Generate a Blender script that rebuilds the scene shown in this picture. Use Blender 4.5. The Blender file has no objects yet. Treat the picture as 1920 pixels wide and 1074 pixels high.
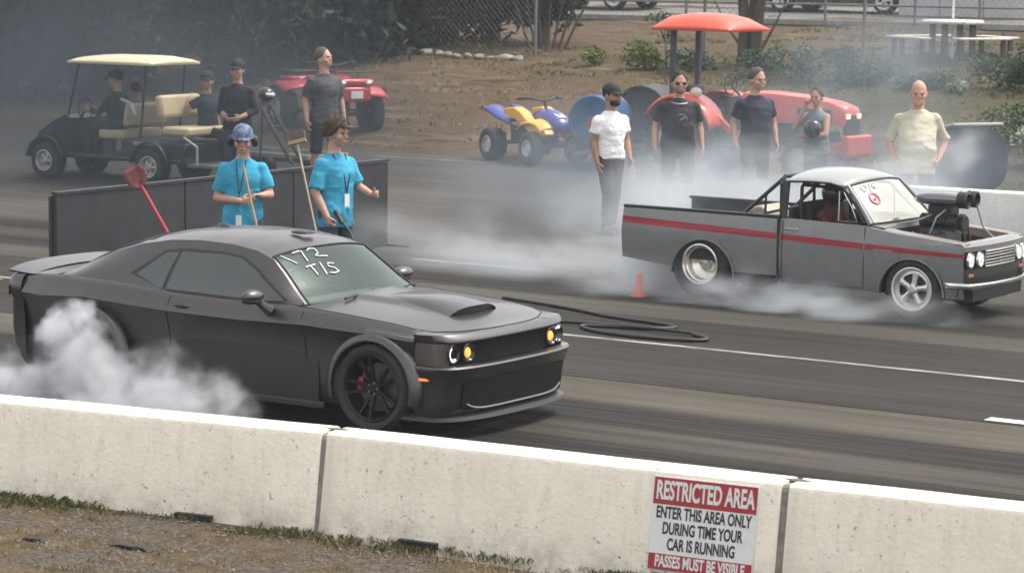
import bpy, bmesh, math, random
from mathutils import Vector, Matrix, Euler, noise
R = math.radians
sc = bpy.context.scene
COL = sc.collection

# ------------------------------------------------------------------ camera
CAM_YAW, CAM_PITCH, CAM_ROLL, CAM_H = R(33.0), math.atan(617/5000.0), 0.012, 3.67
_t = CAM_YAW
_r = Vector((math.cos(_t), math.sin(_t), 0)); _d0 = Vector((-math.sin(_t), math.cos(_t), 0)); _z = Vector((0, 0, 1))
_d = _d0*math.cos(CAM_PITCH) - _z*math.sin(CAM_PITCH); _u = _r.cross(_d)
_cr = _r*math.cos(CAM_ROLL) + _u*math.sin(CAM_ROLL); _cu = -_r*math.sin(CAM_ROLL) + _u*math.cos(CAM_ROLL)
cd = bpy.data.cameras.new('camera'); cd.lens = 93.75; cd.sensor_width = 36.0; cd.clip_end = 2000; cd.clip_start = 0.1
cam = bpy.data.objects.new('camera', cd); COL.objects.link(cam)
m4 = Matrix((_cr, _cu, -_d)).transposed().to_4x4(); m4.translation = (0, 0, CAM_H); cam.matrix_world = m4
cd.dof.use_dof = True; cd.dof.focus_distance = 22.0; cd.dof.aperture_fstop = 5.6
sc.camera = cam

# ------------------------------------------------------------------ world, sun, exposure (bright overcast, sun high behind the scene to the right)
SUN_EL, SUN_AZ = R(64), R(48)      # azimuth measured from +X towards +Y
w = bpy.data.worlds.new('World'); sc.world = w; w.use_nodes = True
nt = w.node_tree; nt.nodes.clear()
sky = nt.nodes.new('ShaderNodeTexSky'); sky.sky_type = 'NISHITA'; sky.sun_disc = False
sky.sun_elevation = SUN_EL; sky.sun_rotation = R(90) - SUN_AZ
sky.air_density = 1.0; sky.dust_density = 3.0; sky.ozone_density = 1.0
hs = nt.nodes.new('ShaderNodeHueSaturation'); hs.inputs['Saturation'].default_value = 0.10
bg = nt.nodes.new('ShaderNodeBackground'); bg.inputs['Strength'].default_value = 0.15
wo = nt.nodes.new('ShaderNodeOutputWorld')
nt.links.new(sky.outputs[0], hs.inputs['Color']); nt.links.new(hs.outputs[0], bg.inputs[0]); nt.links.new(bg.outputs[0], wo.inputs[0])
sd = bpy.data.lights.new('sun', 'SUN'); sd.energy = 1.3; sd.angle = R(16); sd.color = (1.0, 0.91, 0.77)
sun = bpy.data.objects.new('sun', sd); COL.objects.link(sun)
sv = Vector((math.cos(SUN_EL)*math.cos(SUN_AZ), math.cos(SUN_EL)*math.sin(SUN_AZ), math.sin(SUN_EL)))
sun.rotation_euler = sv.to_track_quat('Z', 'Y').to_euler(); sun.location = (0, 0, 40)
sc.view_settings.view_transform = 'Standard'; sc.view_settings.look = 'None'; sc.view_settings.gamma = 1
sc.view_settings.exposure = 1.2
sc.cycles.volume_step_rate = 1.0; sc.cycles.volume_max_steps = 96
sc.cycles.max_bounces = 6; sc.cycles.volume_bounces = 1; sc.cycles.diffuse_bounces = 3; sc.cycles.glossy_bounces = 3
sc.cycles.use_denoising = True

# ------------------------------------------------------------------ ground profile: height depends on the distance across the track
KN = [(-60,.25),(12.2,.22),(12.55,.2),(12.9,0),(27,0),(31,.2),(37,.33),(41,.8),(45.7,1.45),(50,1.74),(57,2.15),(62,2.35),(80,2.6),(300,3)]
def g(y):
    if y <= KN[0][0]: return KN[0][1]
    for (a, b), (c, d) in zip(KN, KN[1:]):
        if y <= c: return b + (d-b)*(y-a)/(c-a)
    return KN[-1][1]

# ------------------------------------------------------------------ materials
MATS = {}
def mat(name, col, rough=.6, metal=0., var=0., vscale=4., bump=0., bscale=40., col2=None, coat=0., emit=None, spec=.5, stretch=(1,1,1), trans=0.):
    if name in MATS: return MATS[name]
    m = bpy.data.materials.new(name); m.use_nodes = True; MATS[name] = m
    n = m.node_tree; b = n.nodes['Principled BSDF']
    b.inputs['Base Color'].default_value = (*col, 1); b.inputs['Roughness'].default_value = rough
    b.inputs['Metallic'].default_value = metal; b.inputs['Coat Weight'].default_value = coat; b.inputs['Specular IOR Level'].default_value = spec
    b.inputs['Coat Roughness'].default_value = .12
    if trans: b.inputs['Transmission Weight'].default_value = trans
    if emit: b.inputs['Emission Color'].default_value = (*emit[0], 1); b.inputs['Emission Strength'].default_value = emit[1]
    if var or col2 or bump:
        tc = n.nodes.new('ShaderNodeTexCoord'); mp = n.nodes.new('ShaderNodeMapping'); mp.inputs['Scale'].default_value = stretch
        n.links.new(tc.outputs['Object'], mp.inputs[0])
    if var or col2:
        nz = n.nodes.new('ShaderNodeTexNoise'); nz.inputs['Scale'].default_value = vscale; nz.inputs['Detail'].default_value = 5; nz.inputs['Roughness'].default_value = .65
        n.links.new(mp.outputs[0], nz.inputs['Vector'])
        cr = n.nodes.new('ShaderNodeValToRGB'); cr.color_ramp.elements[0].position = .35; cr.color_ramp.elements[1].position = .68
        c2 = col2 or tuple(min(1, c*(1+var)) for c in col); c1 = col if col2 else tuple(c*(1-var) for c in col)
        cr.color_ramp.elements[0].color = (*c1, 1); cr.color_ramp.elements[1].color = (*c2, 1)
        n.links.new(nz.outputs['Fac'], cr.inputs[0]); n.links.new(cr.outputs[0], b.inputs['Base Color'])
    if bump:
        n2 = n.nodes.new('ShaderNodeTexNoise'); n2.inputs['Scale'].default_value = bscale; n2.inputs['Detail'].default_value = 4
        n.links.new(mp.outputs[0], n2.inputs['Vector'])
        bp = n.nodes.new('ShaderNodeBump'); bp.inputs['Strength'].default_value = bump; bp.inputs['Distance'].default_value = .03
        n.links.new(n2.outputs['Fac'], bp.inputs['Height']); n.links.new(bp.outputs[0], b.inputs['Normal'])
    return m

# ------------------------------------------------------------------ mesh helper
class MB:
    def __init__(s): s.v = []; s.f = []
    def add(s, vs, fs):
        o = len(s.v); s.v += [tuple(p) for p in vs]; s.f += [tuple(i+o for i in f) for f in fs]; return s
    def box(s, x0, x1, y0, y1, z0, z1, rot=None, c=None):
        vs = [Vector((x, y, z)) for z in (z0, z1) for y in (y0, y1) for x in (x0, x1)]
        if rot is not None:
            c = Vector(c) if c else Vector(((x0+x1)/2, (y0+y1)/2, (z0+z1)/2)); e = Euler(rot).to_matrix(); vs = [c + e @ (v-c) for v in vs]
        return s.add(vs, [(0,2,3,1),(4,5,7,6),(0,1,5,4),(2,6,7,3),(0,4,6,2),(1,3,7,5)])
    def cyl(s, p0, p1, r0, r1=None, n=16, caps=True):
        r1 = r0 if r1 is None else r1; p0 = Vector(p0); p1 = Vector(p1); d = (p1-p0).normalized()
        a = d.orthogonal().normalized(); b = d.cross(a); vs = []
        for p, r in ((p0, r0), (p1, r1)):
            for k in range(n):
                t = 2*math.pi*k/n; vs.append(p + (a*math.cos(t) + b*math.sin(t))*r)
        fs = [(k, (k+1) % n, n+(k+1) % n, n+k) for k in range(n)]
        if caps: fs += [tuple(reversed(range(n))), tuple(range(n, 2*n))]
        return s.add(vs, fs)
    def tube(s, pts, r, n=8, closed=False):
        pts = [Vector(p) for p in pts]; N = len(pts); rs = r if isinstance(r, (list, tuple)) else [r]*N
        vs = []; prev = None
        for i, p in enumerate(pts):
            if closed: d = pts[(i+1) % N] - pts[i-1]
            else: d = pts[min(i+1, N-1)] - pts[max(i-1, 0)]
            d.normalize()
            if prev is None: a = d.orthogonal().normalized()
            else:
                a = prev - d*prev.dot(d); a = a.normalized() if a.length > 1e-6 else d.orthogonal().normalized()
            prev = a; b = d.cross(a)
            for k in range(n):
                t = 2*math.pi*k/n; vs.append(p + (a*math.cos(t) + b*math.sin(t))*rs[i])
        fs = []
        for i in range(N if closed else N-1):
            j = (i+1) % N
            fs += [(i*n+k, i*n+(k+1) % n, j*n+(k+1) % n, j*n+k) for k in range(n)]
        if not closed: fs += [tuple(reversed(range(n))), tuple(range((N-1)*n, N*n))]
        return s.add(vs, fs)
    def lathe(s, prof, c=(0,0,0), axis='z', n=32, a0=0, a1=2*math.pi, close=False):
        full = abs(a1-a0-2*math.pi) < 1e-6; m = n if full else n+1; vs = []; P = len(prof)
        for k in range(m):
            t = a0+(a1-a0)*k/n
            for r, h in prof:
                x, y = r*math.cos(t), r*math.sin(t)
                p = (x, y, h) if axis == 'z' else ((x, h, y) if axis == 'y' else (h, x, y))
                vs.append((p[0]+c[0], p[1]+c[1], p[2]+c[2]))
        fs = []
        for k in range(m if full else m-1):
            j = (k+1) % m
            for i in range(P if close else P-1):
                q = (i+1) % P
                fs.append((k*P+i, j*P+i, j*P+q, k*P+q))
        return s.add(vs, fs)
    def grid(s, rows, closeu=False):
        n = len(rows[0]); vs = [p for r in rows for p in r]; fs = []
        for i in range(len(rows)-1):
            for j in range(n if closeu else n-1):
                k = (j+1) % n
                fs.append((i*n+j, i*n+k, (i+1)*n+k, (i+1)*n+j))
        return s.add(vs, fs)
    def loft(s, rings):                                   # closed rings with end caps
        n = len(rings[0]); s.grid(rings, True); o = len(s.v)-n*len(rings)
        s.f += [tuple(o+i for i in reversed(range(n))), tuple(o+(len(rings)-1)*n+i for i in range(n))]; return s
    def ell(s, c, r, n=16, m=10, rot=None, zmin=-1.0):
        e = Euler(rot).to_matrix() if rot else Matrix.Identity(3); vs = []; c = Vector(c)
        t0 = math.asin(max(-1, zmin))
        for i in range(m+1):
            t = t0 + (math.pi/2-t0)*i/m
            for k in range(n):
                a = 2*math.pi*k/n
                vs.append(c + e @ Vector((r[0]*math.cos(t)*math.cos(a), r[1]*math.cos(t)*math.sin(a), r[2]*math.sin(t))))
        fs = [(i*n+k, i*n+(k+1) % n, (i+1)*n+(k+1) % n, (i+1)*n+k) for i in range(m) for k in range(n)]
        if zmin > -1: fs.append(tuple(reversed(range(n))))
        return s.add(vs, fs)
    def prism(s, poly, a0, a1, axis='y'):                # polygon in the plane across the axis
        n = len(poly); f = {'y': lambda p, a: (p[0], a, p[1]), 'x': lambda p, a: (a, p[0], p[1]), 'z': lambda p, a: (p[0], p[1], a)}[axis]
        return s.add([f(p, a0) for p in poly]+[f(p, a1) for p in poly],
            [tuple(reversed(range(n))), tuple(range(n, 2*n))]+[(i, (i+1) % n, n+(i+1) % n, n+i) for i in range(n)])
    def mirror_y(s):
        n = len(s.v); s.v += [(x, -y, z) for x, y, z in s.v]; s.f += [tuple(i+n for i in reversed(f)) for f in s.f]; return s
    def mesh(s, name):
        me = bpy.data.meshes.new(name); me.from_pydata(s.v, [], s.f); me.validate(); return me
    def build(s, name, m, parent=None, smooth=35, bevel=0, sub=0, solid=0, weld=True):
        me = s.mesh(name)
        bm = bmesh.new(); bm.from_mesh(me)
        if weld: bmesh.ops.remove_doubles(bm, verts=bm.verts, dist=1e-5)
        bmesh.ops.dissolve_degenerate(bm, edges=bm.edges, dist=1e-6)
        bmesh.ops.recalc_face_normals(bm, faces=bm.faces); bm.to_mesh(me); bm.free()
        if smooth:
            me.shade_smooth(); me.set_sharp_from_angle(angle=R(smooth))
        me.materials.append(m)
        o = bpy.data.objects.new(name, me); COL.objects.link(o)
        if parent: o.parent = parent
        if solid: md = o.modifiers.new('Solid', 'SOLIDIFY'); md.thickness = solid; md.offset = 0
        if bevel: md = o.modifiers.new('Bevel', 'BEVEL'); md.width = bevel; md.segments = 2; md.limit_method = 'ANGLE'; md.angle_limit = R(40)
        if sub: md = o.modifiers.new('Sub', 'SUBSURF'); md.levels = sub; md.render_levels = sub
        return o
def tag(o, label, cat, group=None, kind=None):
    o['label'] = label; o['category'] = cat
    if group: o['group'] = group
    if kind: o['kind'] = kind
    return o
def thing(name, label, cat, loc=(0,0,0), rz=0, group=None, rot=None, scale=1):
    o = bpy.data.objects.new(name, None); COL.objects.link(o); o.empty_display_size = .3
    o.location = loc; o.rotation_euler = rot if rot else (0, 0, rz); o.scale = (scale,)*3
    return tag(o, label, cat, group)
def struct(o): o['kind'] = 'structure'; return o
def dup(root, loc, rz=0, label=None):
    def cp(o, par):
        c = o.copy(); COL.objects.link(c); c.parent = par
        for k in kids.get(o.name, []): cp(k, c)
        return c
    kids = {}
    for o in list(COL.objects):
        if o.parent: kids.setdefault(o.parent.name, []).append(o)
    r = cp(root, None); r.location = loc; r.rotation_euler = (0, 0, rz)
    if label: r['label'] = label
    return r
def lerp(a, b, t): return a+(b-a)*t
def itp(tab, x):
    if x <= tab[0][0]: return tab[0][1]
    for (a, b), (c, d) in zip(tab, tab[1:]):
        if x <= c: return b+(d-b)*(x-a)/(c-a)
    return tab[-1][1]
def clip3(a, b): return tuple(a[i]*(1)+b[i] for i in range(3))

RUB = mat('tyre rubber', (.022,.022,.023), .75, var=.3, vscale=8)
BLACK = mat('black trim', (.015,.015,.016), .5)
CHROME = mat('chrome', (.75,.74,.72), .16, 1.0)
ALU = mat('cast aluminium', (.70,.69,.66), .35, .75, var=.12, vscale=9)
STEEL = mat('grey steel', (.22,.22,.22), .45, .6, var=.2, vscale=6)
# ================================================================== setting: ground, lanes, lines
def ground_mat():
    m = bpy.data.materials.new('dirt and dry grass'); m.use_nodes = True; n = m.node_tree; b = n.nodes['Principled BSDF']; b.inputs['Roughness'].default_value = .95; b.inputs['Specular IOR Level'].default_value = .08
    L = n.links.new
    ge = n.nodes.new('ShaderNodeNewGeometry')
    def nz(scale, st, det=5, ro=.65):
        mp = n.nodes.new('ShaderNodeMapping'); mp.inputs['Scale'].default_value = st; L(ge.outputs['Position'], mp.inputs[0])
        t = n.nodes.new('ShaderNodeTexNoise'); t.inputs['Scale'].default_value = scale; t.inputs['Detail'].default_value = det; t.inputs['Roughness'].default_value = ro; L(mp.outputs[0], t.inputs['Vector']); return t.outputs['Fac']
    def ramp(f, stops):
        r = n.nodes.new('ShaderNodeValToRGB'); L(f, r.inputs[0])
        while len(r.color_ramp.elements) < len(stops): r.color_ramp.elements.new(.5)
        for e, (p, c) in zip(r.color_ramp.elements, stops): e.position = p; e.color = (*c, 1)
        return r.outputs[0]
    def mix(f, a, c):
        x = n.nodes.new('ShaderNodeMix'); x.data_type = 'RGBA'; L(f, x.inputs[0])
        L(a, x.inputs[6]); L(c, x.inputs[7]); return x.outputs[2]
    # far bank: brown duff with straw coloured and dark tufts
    c1 = ramp(nz(2.2, (1, 1.6, 1)), [(.25, (.072,.050,.033)), (.5, (.135,.095,.062)), (.75, (.21,.158,.102))])
    c2 = ramp(nz(9, (.8, 1.6, 1), 6, .75), [(.3, (.04,.032,.022)), (.55, (.15,.108,.073)), (.8, (.26,.21,.14))])
    bank = mix(ramp(nz(.9, (1,1,1)), [(.35, (.25,)*3), (.7, (.75,)*3)]), c1, c2)
    c3 = ramp(nz(1.6, (.5, 1.9, 1), 6, .7), [(.40, (.045,.034,.024)), (.62, (.30,.235,.15))])
    bank = mix(ramp(nz(.45, (1,1.6,1), 5), [(.46, (0.,)*3), (.60, (.65,)*3)]), bank, c3)
    # greener grass further up
    gr = ramp(nz(5, (.8,1.8,1), 6, .7), [(.28, (.045,.055,.024)), (.5, (.095,.095,.050)), (.75, (.18,.155,.09))])
    sep = n.nodes.new('ShaderNodeSeparateXYZ'); L(ge.outputs['Position'], sep.inputs[0])
    def mth(op, a, c=None, v=None):
        x = n.nodes.new('ShaderNodeMath'); x.operation = op; x.use_clamp = False
        if hasattr(a, 'is_linked'): L(a, x.inputs[0])
        else: x.inputs[0].default_value = a
        if c is not None:
            if hasattr(c, 'is_linked'): L(c, x.inputs[1])
            else: x.inputs[1].default_value = c
        return x.outputs[0]
    gx = mth('MULTIPLY', mth('ADD', sep.outputs[0], 28.5), .22)                # greener to the right
    gy = mth('MULTIPLY', mth('ABSOLUTE', mth('SUBTRACT', sep.outputs[1], 48.0)), -.28)
    gn = mth('MULTIPLY', mth('SUBTRACT', nz(.5, (1,1,1), 4), .5), 3.2)
    gf = mth('ADD', mth('ADD', gx, gy), mth('ADD', gn, .55))
    cl = n.nodes.new('ShaderNodeClamp'); L(gf, cl.inputs[0]); cl.inputs[2].default_value = .8
    far = mix(cl.outputs[0], bank, gr)
    # near side: gravel with fine straw, some moss
    gv = ramp(nz(34, (1,1,1), 4, .75), [(.3, (.055,.045,.038)), (.5, (.13,.108,.09)), (.72, (.27,.235,.20))])
    st = ramp(nz(4.5, (1,1,1), 6, .7), [(.35, (.07,.055,.03)), (.62, (.20,.148,.085))])
    near = mix(ramp(nz(1.5, (1,1,1), 5), [(.44, (0,)*3), (.58, (1,)*3)]), gv, st)
    isfar = mth('GREATER_THAN', sep.outputs[1], 20.0)
    L(mix(isfar, near, far), b.inputs['Base Color'])
    bp = n.nodes.new('ShaderNodeBump'); bp.inputs['Strength'].default_value = 1.0; bp.inputs['Distance'].default_value = .10
    L(mth('ADD', nz(9, (1,1.5,1), 6, .7), mth('MULTIPLY', nz(60, (1,1,1), 3), .25)), bp.inputs['Height']); L(bp.outputs[0], b.inputs['Normal'])
    return m
def asphalt_mat(name, c0, c1, stops=(), streak=.3, tracks=()):
    """asphalt with grain, long streaks along the lane and rubbered wheel tracks at given distances across the lane"""
    m = bpy.data.materials.new(name); m.use_nodes = True; n = m.node_tree; b = n.nodes['Principled BSDF']; b.inputs['Roughness'].default_value = .8; b.inputs['Specular IOR Level'].default_value = .06
    L = n.links.new; ge = n.nodes.new('ShaderNodeNewGeometry')
    def nz(scale, st, det=5, ro=.65):
        mp = n.nodes.new('ShaderNodeMapping'); mp.inputs['Scale'].default_value = st; L(ge.outputs['Position'], mp.inputs[0])
        t = n.nodes.new('ShaderNodeTexNoise'); t.inputs['Scale'].default_value = scale; t.inputs['Detail'].default_value = det; t.inputs['Roughness'].default_value = ro; L(mp.outputs[0], t.inputs['Vector']); return t.outputs['Fac']
    def mth(op, a, c):
        x = n.nodes.new('ShaderNodeMath'); x.operation = op
        for i, q in enumerate((a, c)):
            if hasattr(q, 'is_linked'): L(q, x.inputs[i])
            else: x.inputs[i].default_value = q
        return x.outputs[0]
    def mix(f, a, c, t='MIX'):
        x = n.nodes.new('ShaderNodeMix'); x.data_type = 'RGBA'; x.blend_type = t
        for i, q in ((0, f), (6, a), (7, c)):
            if hasattr(q, 'is_linked'): L(q, x.inputs[i])
            elif i == 0: x.inputs[0].default_value = q
            else: x.inputs[i].default_value = (*q, 1)
        return x.outputs[2]
    def rng(f, a, c, lo, hi):
        x = n.nodes.new('ShaderNodeMapRange'); L(f, x.inputs[0]); x.inputs[1].default_value = a; x.inputs[2].default_value = c; x.inputs[3].default_value = lo; x.inputs[4].default_value = hi
        x.interpolation_type = 'SMOOTHSTEP'; return x.outputs[0]
    base = mix(rng(nz(.55, (.35,1,1), 6), .35, .68, 0, 1), c0, c1)
    grain = rng(nz(55, (1,1,1), 3, .8), .3, .7, .82, 1.2)
    stk = rng(nz(3.0, (.045, 1.5, 1), 5, .7), .32, .68, 1-streak, 1+streak*.6)
    base = mix(1.0, base, mth('MULTIPLY', grain, stk), 'MULTIPLY')
    sep = n.nodes.new('ShaderNodeSeparateXYZ'); L(ge.outputs['Position'], sep.inputs[0])
    wob = mth('MULTIPLY', mth('SUBTRACT', nz(.35, (.3,.1,1), 3), .5), .5)
    yy = mth('ADD', sep.outputs[1], wob)
    for (y, hw, soft, k) in tracks:
        d = mth('ABSOLUTE', mth('SUBTRACT', yy, y), 0.0)
        f = mth('MULTIPLY', rng(d, hw, hw+soft, 1, 0), mth('MULTIPLY', rng(nz(6, (.03, 2.5, 1), 5, .75), .3, .62, .45, 1.0), k))
        base = mix(f, base, (.016,.0155,.0155))
    L(base, b.inputs['Base Color'])
    L(rng(nz(5, (.05,1.2,1), 4), .3, .7, .62, .88), b.inputs['Roughness'])
    bp = n.nodes.new('ShaderNodeBump'); bp.inputs['Strength'].default_value = .35; bp.inputs['Distance'].default_value = .006
    L(nz(140, (1,1,1), 2), bp.inputs['Height']); L(bp.outputs[0], b.inputs['Normal'])
    return m
def sheet(name, y0, y1, m, lift, x0=-260, x1=160, yl=None, xl=None):
    ys = sorted({y0, y1} | {k[0] for k in KN if y0 < k[0] < y1}); b = MB()
    xs = [x0, x1] if xl is None else xl
    b.grid([[(x, y, g(y)+lift) for x in xs] for y in ys])
    return struct(b.build(name, m, smooth=0))
# dirt ground: one sheet to the horizon; the bank beyond the track is finely divided and uneven
b = MB(); xs = [-700,-260] + [-130+i*2 for i in range(20)] + [-90+i*.5 for i in range(200)] + [10+i*4 for i in range(10)] + [100, 400]
ys = [-60,-20,0,5,8,10,11,11.6,12,12.2,12.4,12.55,12.9,20,27,31,35,36.6] + [37+i*.35 for i in range(75)] + [64,68,75,90,130,300,900]
def gz(x, y):
    z = g(min(y, 300)); k = 1 if 37.6 < y < 66 else 0
    if k: k = min(1, (y-37.6)/1.5); z += k*(.10*noise.noise((x*.35, y*.5, 3)) + .05*noise.noise((x*1.6, y*1.6, 7)) + .02*noise.noise((x*5, y*5, 9)))
    if 4 < y < 12.5: z += .012*noise.noise((x*3, y*3, 1))
    if y < 13: z -= 0.0
    return z
b.grid([[(x, y, gz(x, y)) for x in xs] for y in ys])
struct(b.build('ground', ground_mat(), smooth=180))
AS = asphalt_mat('paddock asphalt', (.068,.064,.060), (.092,.087,.081), streak=.12)
sheet('asphalt', 12.75, 37.0, AS, .006)
sheet('near_lane', 13.0, 19.8, asphalt_mat('near lane surface', (.072,.064,.052), (.098,.088,.073), streak=.28,
      tracks=[(18.35,.30,.30,.92),(16.6,.45,.35,.97),(15.3,.35,.5,.88),(17.5,.9,.6,.5),(14.2,.5,.8,.7)]), .010)
sheet('centre_strip', 19.8, 23.62, asphalt_mat('centre strip asphalt', (.031,.0285,.0255), (.041,.038,.034), streak=.10), .014)
sheet('far_lane', 23.62, 27.9, asphalt_mat('far lane surface', (.058,.054,.047), (.078,.072,.063), streak=.16,
      tracks=[(24.95,.28,.3,.9),(26.5,.28,.3,.9),(25.7,.5,.5,.4)]), .010)
PAINT = mat('worn white road paint', (.13,.125,.115), .8, col2=(.36,.35,.33), vscale=7, stretch=(.3,1,1), spec=.1)
b = MB(); b.box(-60, 60, 21.89, 21.99, .0175, .0182); struct(b.build('white_line', PAINT, smooth=0))
b = MB(); b.grid([[(x, y, g(y)+.012) for x in (-18.6,-16.6)] for y in (26.38, 26.46)]); struct(b.build('white_line', PAINT, smooth=0))
b = MB(); b.grid([[(-21.7, y, .019) for y in (21.70, 21.80)], [(-20.95, y, .019) for y in (21.70, 21.80)]]); struct(b.build('white_line', PAINT, smooth=0))
for xa, xb in ((-31.5,-28.6), (-26.4,-23.9), (-22.2,-21.4), (-18.9,-17.2), (-15.9,20)):
    b = MB(); b.grid([[(x, y+(x+20)*.018, g(y+(x+20)*.018)+.012) for x in (xa, (xa+xb)/2, xb)] for y in (36.38, 36.47)]); struct(b.build('white_line', PAINT, smooth=0))
b = MB(); b.grid([[(x, y, .0185) for x in (-8.35,-8.2,-5.0)] for y in (19.86, 20.02)]); struct(b.build('white_line', mat('white road paint', (.55,.54,.51), .7, var=.15, vscale=9), smooth=0))
RD = asphalt_mat('access road asphalt', (.15,.145,.14), (.19,.185,.175), streak=.1)
sheet('road', 57.2, 66.0, RD, .02, x0=-260, x1=160)
struct(MB().box(-200, 120, 57.02, 57.18, g(57), g(57)+.14).build('kerb', mat('concrete kerb', (.33,.32,.30), .9, var=.2), bevel=.01))

# ------------------------------------------------------------------ concrete barriers
def barrier_mat(name, c0, c1, chips=1.0):
    m = bpy.data.materials.new(name); m.use_nodes = True; n = m.node_tree; b = n.nodes['Principled BSDF']; b.inputs['Roughness'].default_value = .75
    L = n.links.new; tc = n.nodes.new('ShaderNodeTexCoord')
    def nz(scale, st=(1,1,1), det=5, ro=.65):
        mp = n.nodes.new('ShaderNodeMapping'); mp.inputs['Scale'].default_value = st; L(tc.outputs['Object'], mp.inputs[0])
        t = n.nodes.new('ShaderNodeTexNoise'); t.inputs['Scale'].default_value = scale; t.inputs['Detail'].default_value = det; t.inputs['Roughness'].default_value = ro; L(mp.outputs[0], t.inputs['Vector']); return t.outputs['Fac']
    def ramp(f, stops):
        r = n.nodes.new('ShaderNodeValToRGB'); L(f, r.inputs[0])
        while len(r.color_ramp.elements) < len(stops): r.color_ramp.elements.new(.5)
        for e, (p, c) in zip(r.color_ramp.elements, stops): e.position = p; e.color = (*c, 1) if not isinstance(c, float) else (c, c, c, 1)
        return r.outputs[0]
    def mix(f, a, c):
        x = n.nodes.new('ShaderNodeMix'); x.data_type = 'RGBA'; L(f, x.inputs[0])
        for i, q in ((6, a), (7, c)):
            if hasattr(q, 'is_linked'): L(q, x.inputs[i])
            else: x.inputs[i].default_value = (*q, 1)
        return x.outputs[2]
    base = ramp(nz(2.2), [(.35, c0), (.7, c1)])
    streaks = ramp(nz(5, (3.0, 3.0, .25), 5, .7), [(.48, 0.), (.75, .36)])
    base = mix(streaks, base, (.42,.39,.33))
    # small chips and scuffs, clustered
    ch = ramp(nz(24, (1, 1, 1.3), 4, .65), [(.62, 0.), (.66, 1.0)])
    cl = ramp(nz(1.5, (1,1,1.3), 4), [(.42, 0.), (.62, chips)])
    mu = n.nodes.new('ShaderNodeMath'); mu.operation = 'MULTIPLY'; L(ch, mu.inputs[0]); L(cl, mu.inputs[1])
    base = mix(mu.outputs[0], base, (.15,.13,.11))
    # thin scratches
    sc_ = ramp(nz(16, (.35, .35, 3.2), 5, .7), [(.655, 0.), (.69, .55)])
    base = mix(sc_, base, (.30,.27,.23))
    sp = n.nodes.new('ShaderNodeSeparateXYZ'); L(tc.outputs['Object'], sp.inputs[0])
    mr = n.nodes.new('ShaderNodeMapRange'); L(sp.outputs[2], mr.inputs[0]); mr.inputs[1].default_value = .42; mr.inputs[2].default_value = .20; mr.inputs[3].default_value = 0; mr.inputs[4].default_value = .75
    mu = n.nodes.new('ShaderNodeMath'); mu.operation = 'MULTIPLY'; L(mr.outputs[0], mu.inputs[0]); L(ramp(nz(7), [(.4, .15), (.65, 1.0)]), mu.inputs[1])
    base = mix(mu.outputs[0], base, (.30,.26,.20))
    L(base, b.inputs['Base Color'])
    bp = n.nodes.new('ShaderNodeBump'); bp.inputs['Strength'].default_value = .5; bp.inputs['Distance'].default_value = .012
    L(nz(30, det=6), bp.inputs['Height']); L(bp.outputs[0], b.inputs['Normal'])
    return m
BAR = barrier_mat('white painted concrete', (.735,.675,.565), (.82,.765,.655))
GREY = mat('bare grey concrete', (.22,.20,.175), .9, var=.3, vscale=12)
def barrier(name, p0, p1, label, m, group, slots=(.295,.72), h=.81, z0=0.0):
    p0 = Vector(p0); p1 = Vector(p1); Lh = (p1-p0).length; rz = math.atan2(p1.y-p0.y, p1.x-p0.x)
    t = thing(name, label, 'concrete barrier', (p0.x, p0.y, z0), rz, group)
    ht, hb = .118, .29
    def sec(x, ins=0.0):
        pts = [(-hb, 0.0), (-hb+.012, .08), (-.235, .20), (-.215, .26), (-ht-.012, h-.035), (-ht, h-.012), (-ht+.02, h), (ht-.02, h), (ht, h-.012), (ht+.012, h-.035), (.215, .26), (.235, .20), (hb-.012, .08), (hb, 0.0)]
        return [(x, y*(1-ins), z*(1-ins*.06)) for y, z in pts]
    b = MB(); nseg = 24
    rows = [sec(.0, .03)] + [sec(.012+(Lh-.024)*i/nseg) for i in range(nseg+1)] + [sec(Lh, .03)]
    rows = [[(x, y + .0025*noise.noise((x*2.3+p0.x, z*3, 1)), z + (.003*noise.noise((x*1.7+p0.x, y*9, 5)) if z > .7 else 0)) for x, y, z in r] for r in rows]
    b.loft(rows); b.build('wall_block', m, t, smooth=25)
    pr = [(y*.965, z-.012 if z > .1 else z) for _, y, z in sec(0)]
    MB().prism(pr, Lh-.012, Lh+.055, 'x').build('joint_filler', GREY, t, smooth=0)
    c = MB(); c.ell((Lh+.035, .01, h+.001), (.085, .030, .004), 14, 4); c.build('lifting_recess_shade', mat('painted recess shade', (.10,.09,.075), .9), t)  # flat dark patch on the top, the recess shade put into its colour
    if slots:
        for sx in [Lh*q for q in slots]:
            q = MB(); q.box(sx-.13, sx+.13, -.262, -.20, .19, .245); q.build('slot', BLACK, t, smooth=0)
    return t
NB = 'white concrete barriers along the near edge of the track'
barrier('concrete_barrier', (-15.74, 11.98), (-12.72, 12.40), 'white concrete barrier block furthest left, running out of the picture', BAR, NB, ())
barrier('concrete_barrier', (-12.68, 12.38), (-9.63, 12.83), 'white scuffed concrete barrier block in front of the dark car, grass at foot', BAR, NB, (.73,))
bB = barrier('concrete_barrier', (-9.59, 12.84), (-6.63, 13.075), 'white concrete barrier block in the middle that carries the red and white sign', BAR, NB, (.24,.80))
barrier('concrete_barrier', (-6.585, 13.07), (-3.55, 13.36), 'white concrete barrier block at the lower right, right of the sign', BAR, NB)
BAR2 = barrier_mat('white painted concrete far', (.60,.59,.56), (.70,.69,.66), .8)
FBG = 'white concrete barriers along the far edge of the track'
barrier('concrete_barrier', (-14.6, 29.95), (-11.56, 30.02), 'white concrete barrier block on the far side behind the pickup engine', BAR2, FBG, False, z0=.14)
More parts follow.
